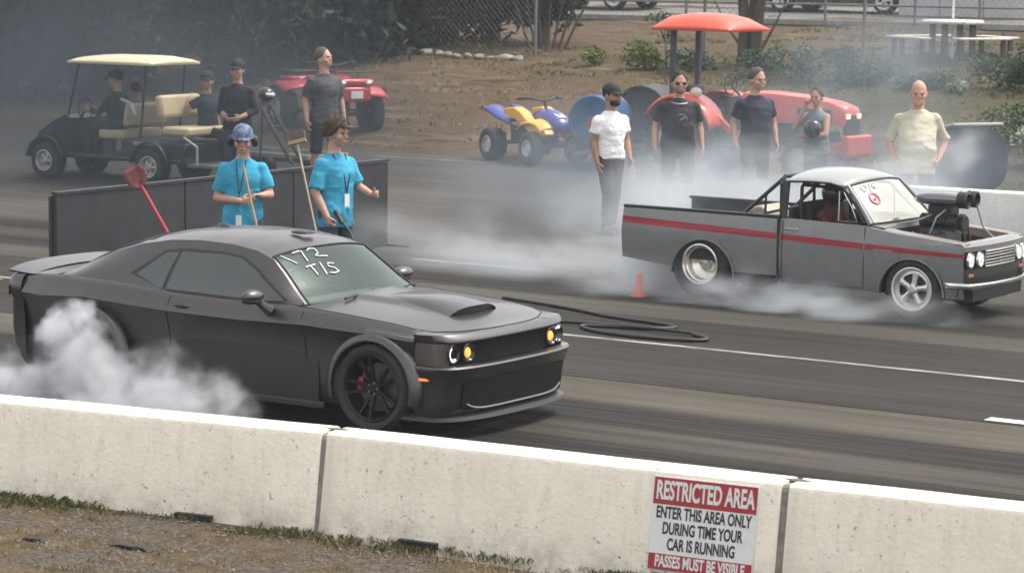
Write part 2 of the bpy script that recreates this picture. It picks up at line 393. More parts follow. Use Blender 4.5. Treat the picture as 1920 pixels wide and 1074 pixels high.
barrier('concrete_barrier', (-11.51, 30.02), (-8.47, 30.1), 'white concrete barrier on the far side, mostly outside the right edge', BAR2, FBG, False, z0=.14)
# ================================================================== sign on the barrier
def text_mesh(name, s, size, m, parent, loc, rot, xscale=1.0, align='CENTER', extrude=.0006):
    cu = bpy.data.curves.new(name, 'FONT'); cu.body = s; cu.size = size; cu.align_x = align; cu.align_y = 'CENTER'; cu.extrude = extrude; cu.offset = size*.03
    o = bpy.data.objects.new('tmp_text', cu); COL.objects.link(o)
    dg = bpy.context.evaluated_depsgraph_get(); dg.update()
    me = bpy.data.meshes.new_from_object(o.evaluated_get(dg)); bpy.data.objects.remove(o)
    me.materials.clear(); me.materials.append(m)
    q = bpy.data.objects.new(name, me); COL.objects.link(q); q.parent = parent
    q.location = loc; q.rotation_euler = rot; q.scale = (xscale, 1, 1); return q
kf = (.215-.13)/(.775-.26); tilt = math.atan(kf)
SRED = mat('sign red', (.36,.022,.035), .5, var=.15, vscale=20); SWH = mat('sign white', (.70,.72,.70), .5, var=.06, vscale=14); SBK = mat('sign black', (.02,.02,.022), .5)
p0 = Vector((-9.59, 12.84, 0)); p1 = Vector((-6.63, 13.075, 0)); rz = math.atan2(p1.y-p0.y, p1.x-p0.x)
dd = (p1-p0).normalized(); nn = Vector((-dd.y, dd.x, 0))
cx, cz = 2.52, .52; cy = -.13-(.775-cz)*kf - .006
so = p0 + dd*cx + nn*cy; so.z = cz
sign = thing('restricted_area_sign', 'white metal sign with red bands reading RESTRICTED AREA on the concrete barrier', 'sign', so)
sign.rotation_euler = Euler((R(90)-tilt, 0, rz)); sign.rotation_mode = 'XYZ'
# sign local: x right, y up the face, z outwards
MB().box(-.322, .322, -.265, .262, -.004, .0).build('plate', SWH, sign, bevel=.002)
MB().box(-.316, .316, .105, .256, .0005, .0014).build('red_band', SRED, sign, smooth=0)
MB().box(-.316, .316, -.262, -.172, .0005, .0014).build('red_band', SRED, sign, smooth=0)
text_mesh('lettering', 'RESTRICTED AREA', .145, SWH, sign, (0, .180, .0022), (0,0,0), .50)
text_mesh('lettering', 'ENTER THIS AREA ONLY', .092, SBK, sign, (0, .058, .0012), (0,0,0), .575)
text_mesh('lettering', 'DURING TIME YOUR', .092, SBK, sign, (0, -.030, .0012), (0,0,0), .575)
text_mesh('lettering', 'CAR IS RUNNING', .092, SBK, sign, (0, -.118, .0012), (0,0,0), .575)
text_mesh('lettering', 'PASSES MUST BE VISIBLE', .090, SWH, sign, (0, -.216, .0022), (0,0,0), .575)

# ================================================================== wheels
def tyre_prof(R0, rim, wd, bulge=.012):
    h = wd/2; s = R0-rim
    return [(rim-.015, -h*.80), (rim, -h*.92), (rim+s*.25, -h-bulge*.4), (rim+s*.55, -h-bulge), (rim+s*.82, -h*.95), (R0-.008, -h*.80), (R0, -h*.55), (R0, h*.55), (R0-.008, h*.80), (rim+s*.82, h*.95), (rim+s*.55, h+bulge), (rim+s*.25, h+bulge*.4), (rim, h*.92), (rim-.015, h*.80)]
def wheel(parent, x, y, z, R0, rim, wd, side, style, rimmat, spin=0.0, dish=.05, tm=None):
    """side -1: outer face towards -y"""
    o = bpy.data.objects.new('wheel', None); COL.objects.link(o); o.parent = parent; o.location = (x, y, z); o.rotation_euler = (0, spin, 0 if side < 0 else math.pi); o.empty_display_size = .2
    MB().lathe(tyre_prof(R0, rim, wd), axis='y', n=48, close=True).build('tyre', tm or RUB, o, smooth=50)
    h = -wd/2; b = MB()
    if style == 'dark10':
        b.lathe([(rim+.004, h*.93), (rim-.006, h*.98), (rim-.018, h*.9), (rim-.03, h*.4), (rim-.05, h*.1)], axis='y', n=40)
        for k in range(10):
            a = 2*math.pi*k/10 + (.11 if k % 2 else -.11)
            for (r0, r1, w0, w1, y0, y1) in ((.05, rim-.012, .016, .011, h*.72, h*.88),):
                ca, sa = math.cos(a), math.sin(a); ta = (-sa, ca)
                vs = []
                for r, wv, yv in ((r0, w0, y0), (r1, w1, y1)):
                    for sgn in (-1, 1):
                        for dy in (0, .03): vs.append((r*ca+ta[0]*wv*sgn, yv+dy, r*sa+ta[1]*wv*sgn))
                b.add(vs, [(0,2,3,1),(4,5,7,6),(0,1,5,4),(2,6,7,3),(0,4,6,2),(1,3,7,5)])
        b.lathe([(.001, h*.78), (.055, h*.76), (.062, h*.6)], axis='y', n=24)
        b.build('rim', rimmat, o, smooth=30)
        q = MB()
        for k in range(5):
            a = 2*math.pi*k/5+.3; q.cyl((.043*math.cos(a), h*.80, .043*math.sin(a)), (.043*math.cos(a), h*.7, .043*math.sin(a)), .009, n=8)
        q.build('lug_nuts', STEEL, o)
        MB().lathe([(.02, h*.2), (rim-.07, h*.2), (rim-.07, h*.1), (.02, h*.1)], axis='y', n=36, close=True).build('brake_disc', mat('brake disc', (.16,.15,.15), .4, .8), o)
    elif style == 'five':
        b.lathe([(rim+.010, h*.97), (rim+.012, h*1.03), (rim+.002, h*1.05), (rim-.012, h*.98), (rim-.022, h*.6), (rim-.03, h*.5), (rim-.06, h*.55), (rim-.062, h*.45), (rim-.04, h*.2)], axis='y', n=48)
        for k in range(5):
            a = 2*math.pi*k/5+.35; n = 6
            rows = []
            for i in range(n+1):
                r = .03+(rim-.085)*i/n; wv = .030+.012*(abs(i/n-.45)*2)**2+(.012 if i == n else 0); yy = h*(.74-.10*(i/n)**1.5)
                ca, sa = math.cos(a), math.sin(a)
                rows.append([(r*ca-sa*wv*s_, yy+dy, r*sa+ca*wv*s_) for s_, dy in ((-1, .03), (-.8, .004), (0, -.008), (.8, .004), (1, .03))])
            b.grid(rows)
        b.lathe([(.001, h*.92), (.03, h*.92), (.036, h*.85), (.055, h*.8), (.06, h*.6)], axis='y', n=24)
        b.build('rim', rimmat, o, smooth=35)
        q = MB()
        for k in range(5):
            a = 2*math.pi*k/5+.35+.63; q.cyl((.052*math.cos(a), h*.86, .052*math.sin(a)), (.052*math.cos(a), h*.7, .052*math.sin(a)), .009, n=8)
        q.build('lug_nuts', STEEL, o)
        MB().lathe([(.02, h*.25), (rim-.075, h*.25)], axis='y', n=30).build('brake_disc', mat('dark hub', (.03,.03,.03), .6, .3), o)
    elif style == 'deep':
        b.lathe([(rim+.012, h*.99), (rim+.014, h*1.03), (rim+.002, h*1.05), (rim-.010, h*1.0), (rim-.018, h*.80), (rim-.034, h*.74), (rim-.040, h*.25), (rim-.075, h*.12), (.105, h*.02), (.085, h*.18), (.055, h*.2), (.052, h*.34), (.001, h*.36)], axis='y', n=48)
        b.build('rim', rimmat, o, smooth=35)
        q = MB()
        for k in range(5):
            a = 2*math.pi*k/5; q.cyl((.072*math.cos(a), h*.22, .072*math.sin(a)), (.072*math.cos(a), h*.0, .072*math.sin(a)), .010, n=8)
        for k in range(16):
            a = 2*math.pi*k/16; q.cyl(((rim-.004)*math.cos(a), h*1.06, (rim-.004)*math.sin(a)), ((rim-.004)*math.cos(a), h*.95, (rim-.004)*math.sin(a)), .004, n=6)
        q.build('lug_nuts', STEEL, o)
    else:   # plain small wheel
        b.lathe([(rim+.004, h*.95), (rim-.006, h*.98), (rim-.02, h*.6), (rim*.62, h*.5), (rim*.55, h*.72), (rim*.3, h*.75), (.001, h*.75)], axis='y', n=32)
        b.build('rim', rimmat, o, smooth=30)
        if style == 'holes':
            q = MB()
            for k in range(6):
                a = 2*math.pi*k/6; q.cyl((rim*.72*math.cos(a), h*.62, rim*.72*math.sin(a)), (rim*.72*math.cos(a), h*.4, rim*.72*math.sin(a)), rim*.11, n=10)
            q.build('rim_holes', BLACK, o)
    return o

# ================================================================== dark coupe doing the burnout
PAINT_M = mat('satin granite grey paint', (.098,.091,.093), .38, .95, coat=.38, var=.04, vscale=30)
CARB = mat('dark satin trim', (.03,.029,.030), .45)
GLS = mat('tinted window glass', (.020,.028,.026), .10, 0, spec=.9, coat=.6)
def glass_screen(name, tint, a, gcol=(.95,.97,.93), k=1.3):
    m = bpy.data.materials.new(name); m.use_nodes = True; n = m.node_tree; n.nodes.clear()
    o = n.nodes.new('ShaderNodeOutputMaterial'); mx = n.nodes.new('ShaderNodeMixShader'); t = n.nodes.new('ShaderNodeBsdfTransparent'); gl = n.nodes.new('ShaderNodeBsdfGlossy'); gl.inputs['Roughness'].default_value = .06
    gl.inputs['Color'].default_value = (*gcol,1); t.inputs['Color'].default_value = (*tint, 1)
    fr = n.nodes.new('ShaderNodeFresnel'); fr.inputs[0].default_value = 1.5
    ad = n.nodes.new('ShaderNodeMath'); ad.operation = 'MULTIPLY_ADD'; ad.inputs[1].default_value = k; ad.inputs[2].default_value = a; n.links.new(fr.outputs[0], ad.inputs[0])
    n.links.new(ad.outputs[0], mx.inputs[0]); n.links.new(t.outputs[0], mx.inputs[1]); n.links.new(gl.outputs[0], mx.inputs[2]); n.links.new(mx.outputs[0], o.inputs[0]); return m
WSG = glass_screen('windscreen glass', (.62,.74,.68), .07, (.66,.76,.70), .95)
car = thing('muscle_car', 'dark grey two-door coupe with hood scoop and rear wheel hidden in white tyre smoke', 'car', (-12.018, 17.354, .008), R(-.47))
AF, AR_, ARC = .085, -2.885, .375
def arch(x):
    z = .17
    for c in (AF, AR_):
        d = abs(x-c)
        if d < ARC: z = max(z, .355+math.sqrt(ARC*ARC-d*d))
    return z
CW = [(-3.9,.78),(-3.75,.85),(-3.4,.905),(-2.9,.94),(-2.3,.935),(-1.8,.918),(-1.0,.915),(-.4,.925),(.1,.935),(.42,.922),(.46,.90),(.60,.83)]
CE = [(-3.9,.93),(-3.6,.955),(-3.2,.975),(-2.7,.965),(-2.45,.955),(-2.05,.925),(-1.4,.915),(-.8,.915),(-.6,.905),(-.2,.885),(.2,.855),(.5,.815),(.64,.79)]   # shoulder edge height
CC = [(-3.9,.81),(-3.4,.80),(-2.9,.83),(-2.5,.81),(-2.0,.785),(-1.3,.775),(-.6,.79),(-.3,.78),(.1,.775),(.6,.735)]       # crease
def car_side(x):
    wv = itp(CW, x); ze = itp(CE, x); zc = itp(CC, x); zb = arch(x)
    lo = [(wv-.125, .17), (wv-.105, .24), (wv-.095, .40), (wv-.083, .55), (wv-.046, zc-.09), (wv-.010, zc-.018)]
    pts = []
    for y, z in lo:
        if z < zb:
            z = zb
        pts.append((y, z))
    pts += [(wv, max(zc, zb)), (wv-.008, max(zc+.025, zb+.004)), (wv-.052, ze-.040), (wv-.074, ze-.010), (wv-.105, ze+.006)]
    return pts
xs = set()
for c in (AF, AR_):
    for k in range(25):
        xs.add(round(c - ARC*math.cos(math.pi*k/24), 4))
x = -3.67
while x < .44: xs.add(round(x, 4)); x += .09
xs |= {.46}; xs = sorted(xs); xs = [a for i, a in enumerate(xs) if i == 0 or a-xs[i-1] > .006]
b = MB(); rows = []
for x in xs: rows.append([(x, -y, z) for y, z in car_side(x)])
b.grid(rows); b.mirror_y()
# nose and tail wrap
def wrapcap(b, x_end, Xr, W, rows_, sgn=1):
    """rows_: (reach fraction 0..1 towards the nose, z, width scale)"""
    out = []
    N = 40
    for fr, z, ws in rows_:
        r = []
        for i in range(N+1):
            a = -math.pi/2+math.pi*i/N
            y = W*ws*math.copysign(abs(math.sin(a))**.72, math.sin(a)); ff = abs(math.cos(a))**.42
            r.append((x_end + (Xr*fr + 0) * ff * sgn, y, z))
        out.append(r)
    b.grid(out); return out
# fascia rows: reach beyond x_end .44
fr = [(.30,.805,.965),(.345,.775,.955),(.355,.755,.95),(.345,.742,.945)]
wrapcap(b, .45, 1, .925, fr)
fr2 = [(.345,.572,.955),(.412,.566,.985),(.425,.552,.99),(.405,.505,.975),(.375,.40,.955),(.36,.30,.95),(.34,.21,.95),(.30,.17,.94)]
wrapcap(b, .45, 1, .93, fr2)
# corner infill beside the lamps
for s in (-1, 1):
    rr = []
    for z in (.742,.70,.65,.60,.572):
        rr.append([(.45+.35*abs(math.cos(a))**.42, s*.925*.95*abs(math.sin(a))**.72, z) for a in [R(60+30*i/10) for i in range(11)]])
    b.grid(rr)
tail = [(.10,.962,.895),(.24,.945,.935),(.27,.92,.965),(.275,.86,.992),(.25,.80,1.0),(.235,.74,.965),(.27,.62,.945),(.275,.50,.94),(.24,.36,.935),(.16,.24,.915),(.12,.17,.87)]
wrapcap(b, -3.66, 1, .868, tail, -1)
body = b.build('body', PAINT_M, car, smooth=38, sub=0)
# dark cavity behind the grille and floor pan
b = MB(); b.box(-3.7, .55, -.60, .60, .19, .72); b.box(-2.3, -.5, -.84, .84, .19, .68); b.box(.1, .62, -.62, .62, .3, .74)
b.build('underbody', BLACK, car, smooth=0)
b = MB()
for c in (AF, AR_):
    for s in (-1, 1):
        b.lathe([(ARC+.005, s*.86), (ARC+.03, s*.6)], c=(c, 0, .355), axis='y', n=24, a0=0, a1=math.pi)
        b.box(c-.40, c+.40, s*.6-.01, s*.6+.01, .17, .74)
b.build('wheel_well', mat('wheel well', (.012,.012,.012), .9), car, smooth=30)
# hood with raised centre and scoop
HS = [(-.80,.905),(-.6,.90),(-.2,.882),(.2,.852),(.5,.812),(.64,.785)]
def hood_z(x, y):
    ze = itp(CE, x)+.006; hw = itp(CW, x)-.105
    t = min(1, abs(y)/hw); z = ze + .052*(1-t**2.2)*(1 if x < .3 else max(0, 1-(x-.3)/.6))
    bw = .40 - .10*max(0, (x+.7)/1.2)
    k = max(0, min(1, (bw-abs(y))/.10)); k = k*k*(3-2*k); z += .030*k*max(0, min(1, (.40-x)/.35))
    return z
b = MB(); rows = []
for i in range(25):
    u = i/24; r = []
    for j in range(41):
        v = -1+2*j/40; hw0 = itp(CW, lerp(-.72, .62, u))-.105
        xr = lerp(-.60-.14*abs(v)**2.0+.05, .735-.20*abs(v)**2.6, u)
        y = v*(itp(CW, xr)-.105); r.append((xr, y, hood_z(xr, y)))
    rows.append(r)
b.grid(rows); b.build('hood', PAINT_M, car, smooth=60)
# panel gap at the front edge of the hood, and fender gaps
b = MB()
e = [(.738-.20*abs(v)**2.6, v*(itp(CW, .735-.20*abs(v)**2.6)-.105)) for v in [-1+2*j/40 for j in range(41)]]
b.tube([(x, y, hood_z(x, y)+.000) for x, y in e], .0045, 5)
for s in (-1, 1): b.tube([(x, s*(itp(CW, x)-.105), itp(CE, x)+.006) for x in [-.72+.07*i for i in range(19)]], .004, 5)
b.build('panel_gap', BLACK, car)
# nose piece between hood edge and upper fascia row
b = MB(); r0 = [(x+.006, y, hood_z(x, y)-.003) for x, y in e]
r1 = []
for i in range(41):
    a = -math.pi/2+math.pi*i/40; r1.append((.45+.30*abs(math.cos(a))**.42, .925*.965*math.copysign(abs(math.sin(a))**.72, math.sin(a)), .805))
r1 = [(lerp(r1[i][0], r0[i][0], 0), r1[i][1], r1[i][2]) for i in range(41)]
# resample r1 by y to follow r0
def x_at(y, row):
    for p, q in zip(row, row[1:]):
        if p[1] <= y <= q[1]: return lerp(p[0], q[0], (y-p[1])/(q[1]-p[1]+1e-9))
    return row[0][0]
r1b = [(x_at(min(.885, max(-.885, y*1.09)), r1), y*1.09, .803) for x, y, z in r0]
r0 = [(.455, -.796, .826)] + r0 + [(.455, .796, .826)]; r1b = [(.45, -.893, .803)] + r1b + [(.45, .893, .803)]; b.grid([r0, r1b]); b.build('nose_panel', PAINT_M, car, smooth=60)
b = MB()
for (sx, wv, z0_, zt) in ((.17, .335, 0, .070),):
    rows = []
    for i in range(9):
        x = lerp(-.35, .43, i/8); r = []
        for j in range(13):
            y = lerp(-wv, wv, j/12)*(.75+.3*i/8); h = zt*(i/8)**.8*(1-abs(2*j/12-1)**3.5); r.append((x - .05*abs(2*j/12-1)**2*(i/8), y, hood_z(x, y)-.004+h))
        rows.append(r)
    b.grid(rows)
b.build('hood_scoop', PAINT_M, car, smooth=60)
b = MB(); rt = rows[-1]; rb = [(x-.03, y*.98, hood_z(x, y)-.001) for x, y, z in rt]; b.grid([[(x-.004, y*.985, z-.006) for x, y, z in rt], rb]); b.build('scoop_opening', BLACK, car)
# grille, headlamps, lower intake, splitter
def nose_x(y, reach=.345, W=.925*.95, xe=.45):
    t = min(.9999, abs(y)/W)**(1/.72); return xe + reach*math.sqrt(1-t*t)**.42
b = MB(); ys = [-.80+1.6*i/40 for i in range(41)]
b.grid([[(nose_x(y)-.035, y, .748) for y in ys], [(nose_x(y)-.045, y, .66) for y in ys], [(nose_x(y)-.035, y, .568) for y in ys]])
b.build('grille', mat('grille mesh', (.006,.006,.007), .7, bump=.6, bscale=160, spec=.15), car, smooth=60)
for s in (-1, 1):
    for y, amber in ((.735, 0), (.585, 1)):
        xx = nose_x(y)-.030; rr = .068
        hl = MB().lathe([(rr+.012, .012), (rr, .02), (rr-.008, .004), (rr*.5, -.012), (.001, -.016)], c=(xx, s*y, .657), axis='x', n=28).build('headlight', mat('lamp bowl', (.05,.05,.055), .2, .6), car, smooth=60)
        q = MB()
        if amber: q.lathe([(.001, .014), (.030, .010), (.040, 0.0)], c=(xx, s*y, .657), axis='x', n=20); q.build('lamp_lens', mat('amber lamp', (.8,.30,.06), .3, emit=((1.0,.24,.03), 1.0)), hl)
        else:
            q.lathe([(rr-.004, .010), (rr-.018, .016), (rr-.028, .008)], c=(xx, s*y, .657), axis='x', n=28, a0=(R(60) if s > 0 else R(120)), a1=(R(250) if s > 0 else R(300))); q.build('lamp_ring', mat('white lamp ring', (.8,.82,.85), .3, emit=((.9,.95,1.0), .55)), hl)
b = MB(); ys = [-.70+1.40*i/40 for i in range(41)]
b.grid([[(nose_x(y, .385)+.012, y, .455 - .0*abs(y)) for y in ys], [(nose_x(y, .37)+.012, y, .35) for y in ys], [(nose_x(y, .355)+.012, y, .225) for y in ys]])
b.build('lower_grille', mat('grille mesh', (.010,.010,.011), .45), car, smooth=60)
b = MB(); b.tube([(nose_x(y, .36)+.014, y, .222+.05*abs(y/.66)**8) for y in [-.66+1.32*i/40 for i in range(41)]], .009, 6); b.build('lower_grille_trim', mat('satin edge', (.22,.21,.20), .3, .7), car)
b = MB(); N = 44; top = []; bot = []
for i in range(N+1):
    a = -math.pi/2+math.pi*i/N; y = .93*math.copysign(abs(math.sin(a))**.8, math.sin(a)); x = .30+.57*abs(math.cos(a))**.45; top.append((x, y, .165)); bot.append((x+.004, y, .146))
inn = [(x-.14, y*.9, .185) for x, y, z in top]; inb = [(x-.14, y*.9, .150) for x, y, z in top]
b.grid([inn, top, bot, inb]); b.build('front_splitter', mat('splitter plastic', (.055,.054,.052), .5), car, smooth=40)
# widebody flares
def flare(c, s):
    b = MB(); rows = []
    for i in range(33):
        a = R(-14) + R(208)*i/32; ca, sa = math.cos(a), math.sin(a); r = []
        for rad, yy in ((ARC-.012, .955), (ARC-.004, .985), (ARC+.014, .986), (ARC+.045, .972), (ARC+.068, .948), (ARC+.080, .905)):
            z = .355+rad*sa
            if rad > ARC+.05 and sa > 0: z = .355 + rad*sa*(1-.04*sa)
            r.append((c+rad*ca, s*(yy-.02), max(z, .17)))
        rows.append(r)
    b.grid(rows); return b.build('wheel_arch_flare', PAINT_M, car, smooth=60)
for c in (AF, AR_):
    for s in (-1, 1): flare(c, s)
for s in (-1, 1): MB().box(-2.45, -.42, s*.83, s*.885, .135, .19).build('side_skirt', CARB, car, bevel=.01)
# greenhouse
RAIL = [(-3.30,.62,.985),(-3.05,.635,1.085),(-2.80,.635,1.185),(-2.50,.63,1.275),(-2.20,.615,1.325),(-1.90,.605,1.342),(-1.55,.605,1.332),(-1.30,.612,1.298),(-1.12,.63,1.240),(-.97,.665,1.125),(-.83,.71,1.01),(-.68,.760,.905)]
BELT = [(-3.30,.80),(-3.05,.81),(-2.80,.82),(-2.50,.825),(-2.20,.825),(-1.90,.825),(-1.55,.825),(-1.30,.825),(-1.12,.825),(-.95,.822),(-.80,.82),(-.64,.815)]
CROWN = [.02,.05,.06,.062,.060,.058,.058,.055,.052,.045,.038,.03]
XB = [-.16,-.13,-.10,-.06,-.02,0,0,.02,.06,.10,.13,.155]
def top_pt(i, v):        # i float along the rail, v -1..1 across
    i0 = max(0, min(len(RAIL)-2, int(i))); t = i-i0
    rx, ry, rzv = (lerp(RAIL[i0][k], RAIL[i0+1][k], t) for k in range(3)); cr = lerp(CROWN[i0], CROWN[i0+1], t); xb = lerp(XB[i0], XB[i0+1], t)
    return (rx + xb*(1-v*v), v*ry, rzv + cr*(1-abs(v)**2.4))
def strip(i0, i1, n=6, v0=-1., v1=1., off=0., m=24):
    rows = []
    for a in range(n+1):
        r = []
        for c in range(m+1):
            ii = lerp(i0, i1, a/n); vv = lerp(v0, v1, c/m); p = Vector(top_pt(ii, vv))
            if off:
                d1 = Vector(top_pt(min(11, ii+.1), vv))-Vector(top_pt(max(0, ii-.1), vv)); d2 = Vector(top_pt(ii, min(1, vv+.05)))-Vector(top_pt(ii, max(-1, vv-.05)))
                nn_ = d1.cross(d2).normalized(); p = p + nn_*(off if nn_.z > 0 else -off)
            r.append(tuple(p))
        rows.append(r)
    return rows
def side_y(x, z):        # half width of the cabin side at (x,z)
    for (a, c), (A, B) in zip(zip(RAIL, RAIL[1:]), zip(BELT, BELT[1:])):
        if a[0] <= x <= c[0]:
            t = (x-a[0])/(c[0]-a[0]); ry, rz_, by = lerp(a[1], c[1], t), lerp(a[2], c[2], t), lerp(A[1], B[1], t); bz = itp(CE, x)-.01
            k = max(0, min(1, (z-bz)/max(.03, rz_-bz))); return lerp(by, ry, k) + .022*math.sin(math.pi*k)*(1 if rz_-bz > .1 else 0)
    return .7
b = MB(); b.grid(strip(0, 7.5, 30)); b.build('roof', PAINT_M, car, smooth=60)
# windscreen frame: pillars and header, glass between
b = MB(); b.grid(strip(7.5, 7.8, 2)); b.grid(strip(7.8, 11, 14, -1, -.955, 0, 2)); b.grid(strip(7.8, 11, 14, .955, 1, 0, 2)); b.build('windscreen_frame', PAINT_M, car, smooth=60)
ws = MB(); ws.grid(strip(7.8, 11, 14, -.955, .955)); ws.build('windscreen', WSG, car, smooth=60)
b = MB()
for v in (-.955, .955): b.tube([tuple(Vector(top_pt(7.8+3.2*i/14, v))+Vector((0,0,.003))) for i in range(15)], .009, 5)
b.tube([tuple(Vector(top_pt(7.82, -.955+1.91*i/20))+Vector((0,0,.004))) for i in range(21)], .009, 5)
b.build('windscreen_seal', BLACK, car)
b = MB(); b.grid(strip(.35, 3.2, 8, -.86, .86, .004)); b.build('rear_window', GLS, car, smooth=60)
b = MB()
sr = []
for i in range(len(RAIL)-1):
    for t in (0, .5) if i < len(RAIL)-2 else (0, .5, 1):
        x = lerp(RAIL[i][0], RAIL[i+1][0], t); rz_ = lerp(RAIL[i][2], RAIL[i+1][2], t); bz = itp(CE, x)-.012
        sr.append([(x, -side_y(x, lerp(bz, rz_, k/6)), lerp(bz, rz_, k/6)) for k in range(7)])
b.grid(sr); b.mirror_y(); b.build('cabin_side', PAINT_M, car, smooth=60)
def side_panel(name, poly, m, off, holes=None):
    c = Vector((sum(p[0] for p in poly)/len(poly), 0, sum(p[1] for p in poly)/len(poly)))
    dense = []
    for (x0, z0), (x1, z1) in zip(poly, poly[1:]+poly[:1]):
        for k in range(5): dense.append((lerp(x0, x1, k/5), lerp(z0, z1, k/5)))
    b = MB()
    rows = []
    for k in range(6):
        t = 1-k/5*.999; rows.append([(lerp(c.x, x, t), -side_y(lerp(c.x, x, t), lerp(c.z, z, t))-off, lerp(c.z, z, t)) for x, z in dense])
    b.grid(rows, True); b.mirror_y(); return b.build(name, m, car, smooth=60)
side_panel('window_trim', [(-2.50,1.045),(-2.20,1.250),(-2.0,1.272),(-1.6,1.272),(-1.40,1.250),(-1.22,1.172),(-.99,1.03),(-.80,.925),(-1.04,.915),(-1.4,.918),(-2.06,.932)], BLACK, .003)
side_panel('rear_side_window', [(-2.43,1.045),(-2.185,1.228),(-2.06,1.238),(-2.13,.955),(-2.18,.96)], GLS, .006)
side_panel('door_window', [(-2.03,1.245),(-1.6,1.252),(-1.41,1.232),(-1.24,1.158),(-1.01,1.02),(-.86,.945),(-1.04,.935),(-1.4,.938),(-2.09,.948)], GLS, .006)
# door gaps, handle, mirrors, spoiler, wipers, antenna, marker
b = MB()
def sidept(x, z, s=-1, off=.002):
    pr = car_side(x)
    for (y0, z0), (y1, z1) in zip(pr, pr[1:]):
        if z0 <= z <= z1 and z1 > z0: return (x, s*(lerp(y0, y1, (z-z0)/(z1-z0))+off), z)
    return (x, s*(pr[-1][0]+off), z)
for s in (-1, 1):
    b.tube([sidept(-2.02+(.02 if z > .7 else 0), z, s) for z in (.22,.3,.4,.5,.6,.7,.78,.85,.905)], .0055, 5)
    b.tube([sidept(-.62-.02*(z > .8), z, s) for z in (.22,.3,.4,.5,.6,.7,.78,.85,.885)], .0055, 5)
b.build('panel_gap', BLACK, car)
b = MB()
for s in (-1, 1): b.ell((-1.86, s*.905, .835), (.075, .018, .018), 16, 8)
b.build('door_handle', BLACK, car)
for s in (-1, 1):
    mr_ = MB().ell((-1.03, s*1.01, .99), (.075, .115, .055), 20, 10).build('side_mirror', PAINT_M, car, smooth=60)
    q = MB(); q.ell((-1.035, s*1.01, .958), (.072, .11, .035), 16, 6); q.tube([(-1.02, s*.96, .95), (-.99, s*.91, .90), (-.95, s*.875, .86)], [.03, .035, .045], 8); q.build('mirror_foot', CARB, mr_)
b = MB(); N = 30; rows = []
for prof in ((0, .004), (-.12, .014), (-.26, .034), (-.29, .034), (-.295, .018), (-.25, .004), (-.15, .0), (-.02,-.012)):
    rows.append([(-3.57-.045*(1-abs(2*i/N-1)**3)+prof[0], (2*i/N-1)*.80, .955+.040*(1-abs(2*i/N-1)**2.5)+prof[1]*(1-.5*abs(2*i/N-1)**8)) for i in range(N+1)])
b.grid(rows); b.build('rear_spoiler', PAINT_M, car, smooth=50)
b = MB(); b.grid([[(-3.30+.0*k, v*(.80), .975+.02*(1-v*v)) for v in [-1+.1*j for j in range(21)]] if k == 0 else [(-3.30-.33*k, v*.80, .968-.01*k+.03*(1-v*v)) for v in [-1+.1*j for j in range(21)]] for k in (0, .5, 1)]); b.build('trunk_lid', PAINT_M, car, smooth=60)
b = MB()
for y0, y1, u in ((-.50, .02, 0), (.08, .62, 0)):
    b.tube([(-.50-.05*0, y0, .962), (-.53, (y0+y1)/2, .975), (-.60, y1, .985)], [.012, .009, .006], 6)
b.grid([[(-.60-.14*abs(v)**2+.045, v*.82, .925+.02*(1-v*v)) for v in [-1+.1*j for j in range(21)]], [(-.68-.14*abs(v)**2+.02, v*.80, .92+.025*(1-v*v)) for v in [-1+.1*j for j in range(21)]]])
b.build('wiper', BLACK, car)
MB().ell((-2.16, .0, 1.392), (.07, .02, .03), 12, 6, zmin=0).build('roof_antenna', PAINT_M, car)
b = MB(); b.ell((-1.36, .02, 1.392), (.10, .045, .016), 10, 4); b.ell((-1.30, .08, 1.390), (.04, .05, .014), 8, 4); b.build('roof_decal', mat('dark roof decal', (.02,.02,.02), .5), car)
for s in (-1, 1): MB().box(.50, .68, s*.885-.012, s*.885+.012, .455, .475, rot=(0, 0, -s*R(15))).build('side_marker', mat('orange marker lens', (.75,.16,.03), .25, emit=((1,.22,.04), .5)), car, bevel=.006)
TAILM = mat('red tail lamp', (.30,.012,.02), .3); MB().grid([[(-3.66-.262*abs(math.cos(a))**.42, .880*math.copysign(abs(math.sin(a))**.72, math.sin(a)), z) for a in [-math.pi/2*.86+math.pi*.86*i/40 for i in range(41)]] for z in (.84,.76)]).build('tail_light', TAILM, car, smooth=60)
RIMD = mat('dark wheel', (.012,.012,.013), .38, .5)
for x, dy in ((AF, 0), (AR_, 0)):
    for s in (-1, 1):
        wh = wheel(car, x, s*.80, .355, .352, .258, .30, s, 'dark10', RIMD, .3)
        if x == AF: pass
b = MB()
for s in (-1, 1): b.box(AF-.165, AF-.115, s*.86-.04, s*.86+.0, .30, .43, rot=(0,.12,0))
b.build('brake_caliper', mat('red caliper', (.25,.012,.02), .35), car, bevel=.01)
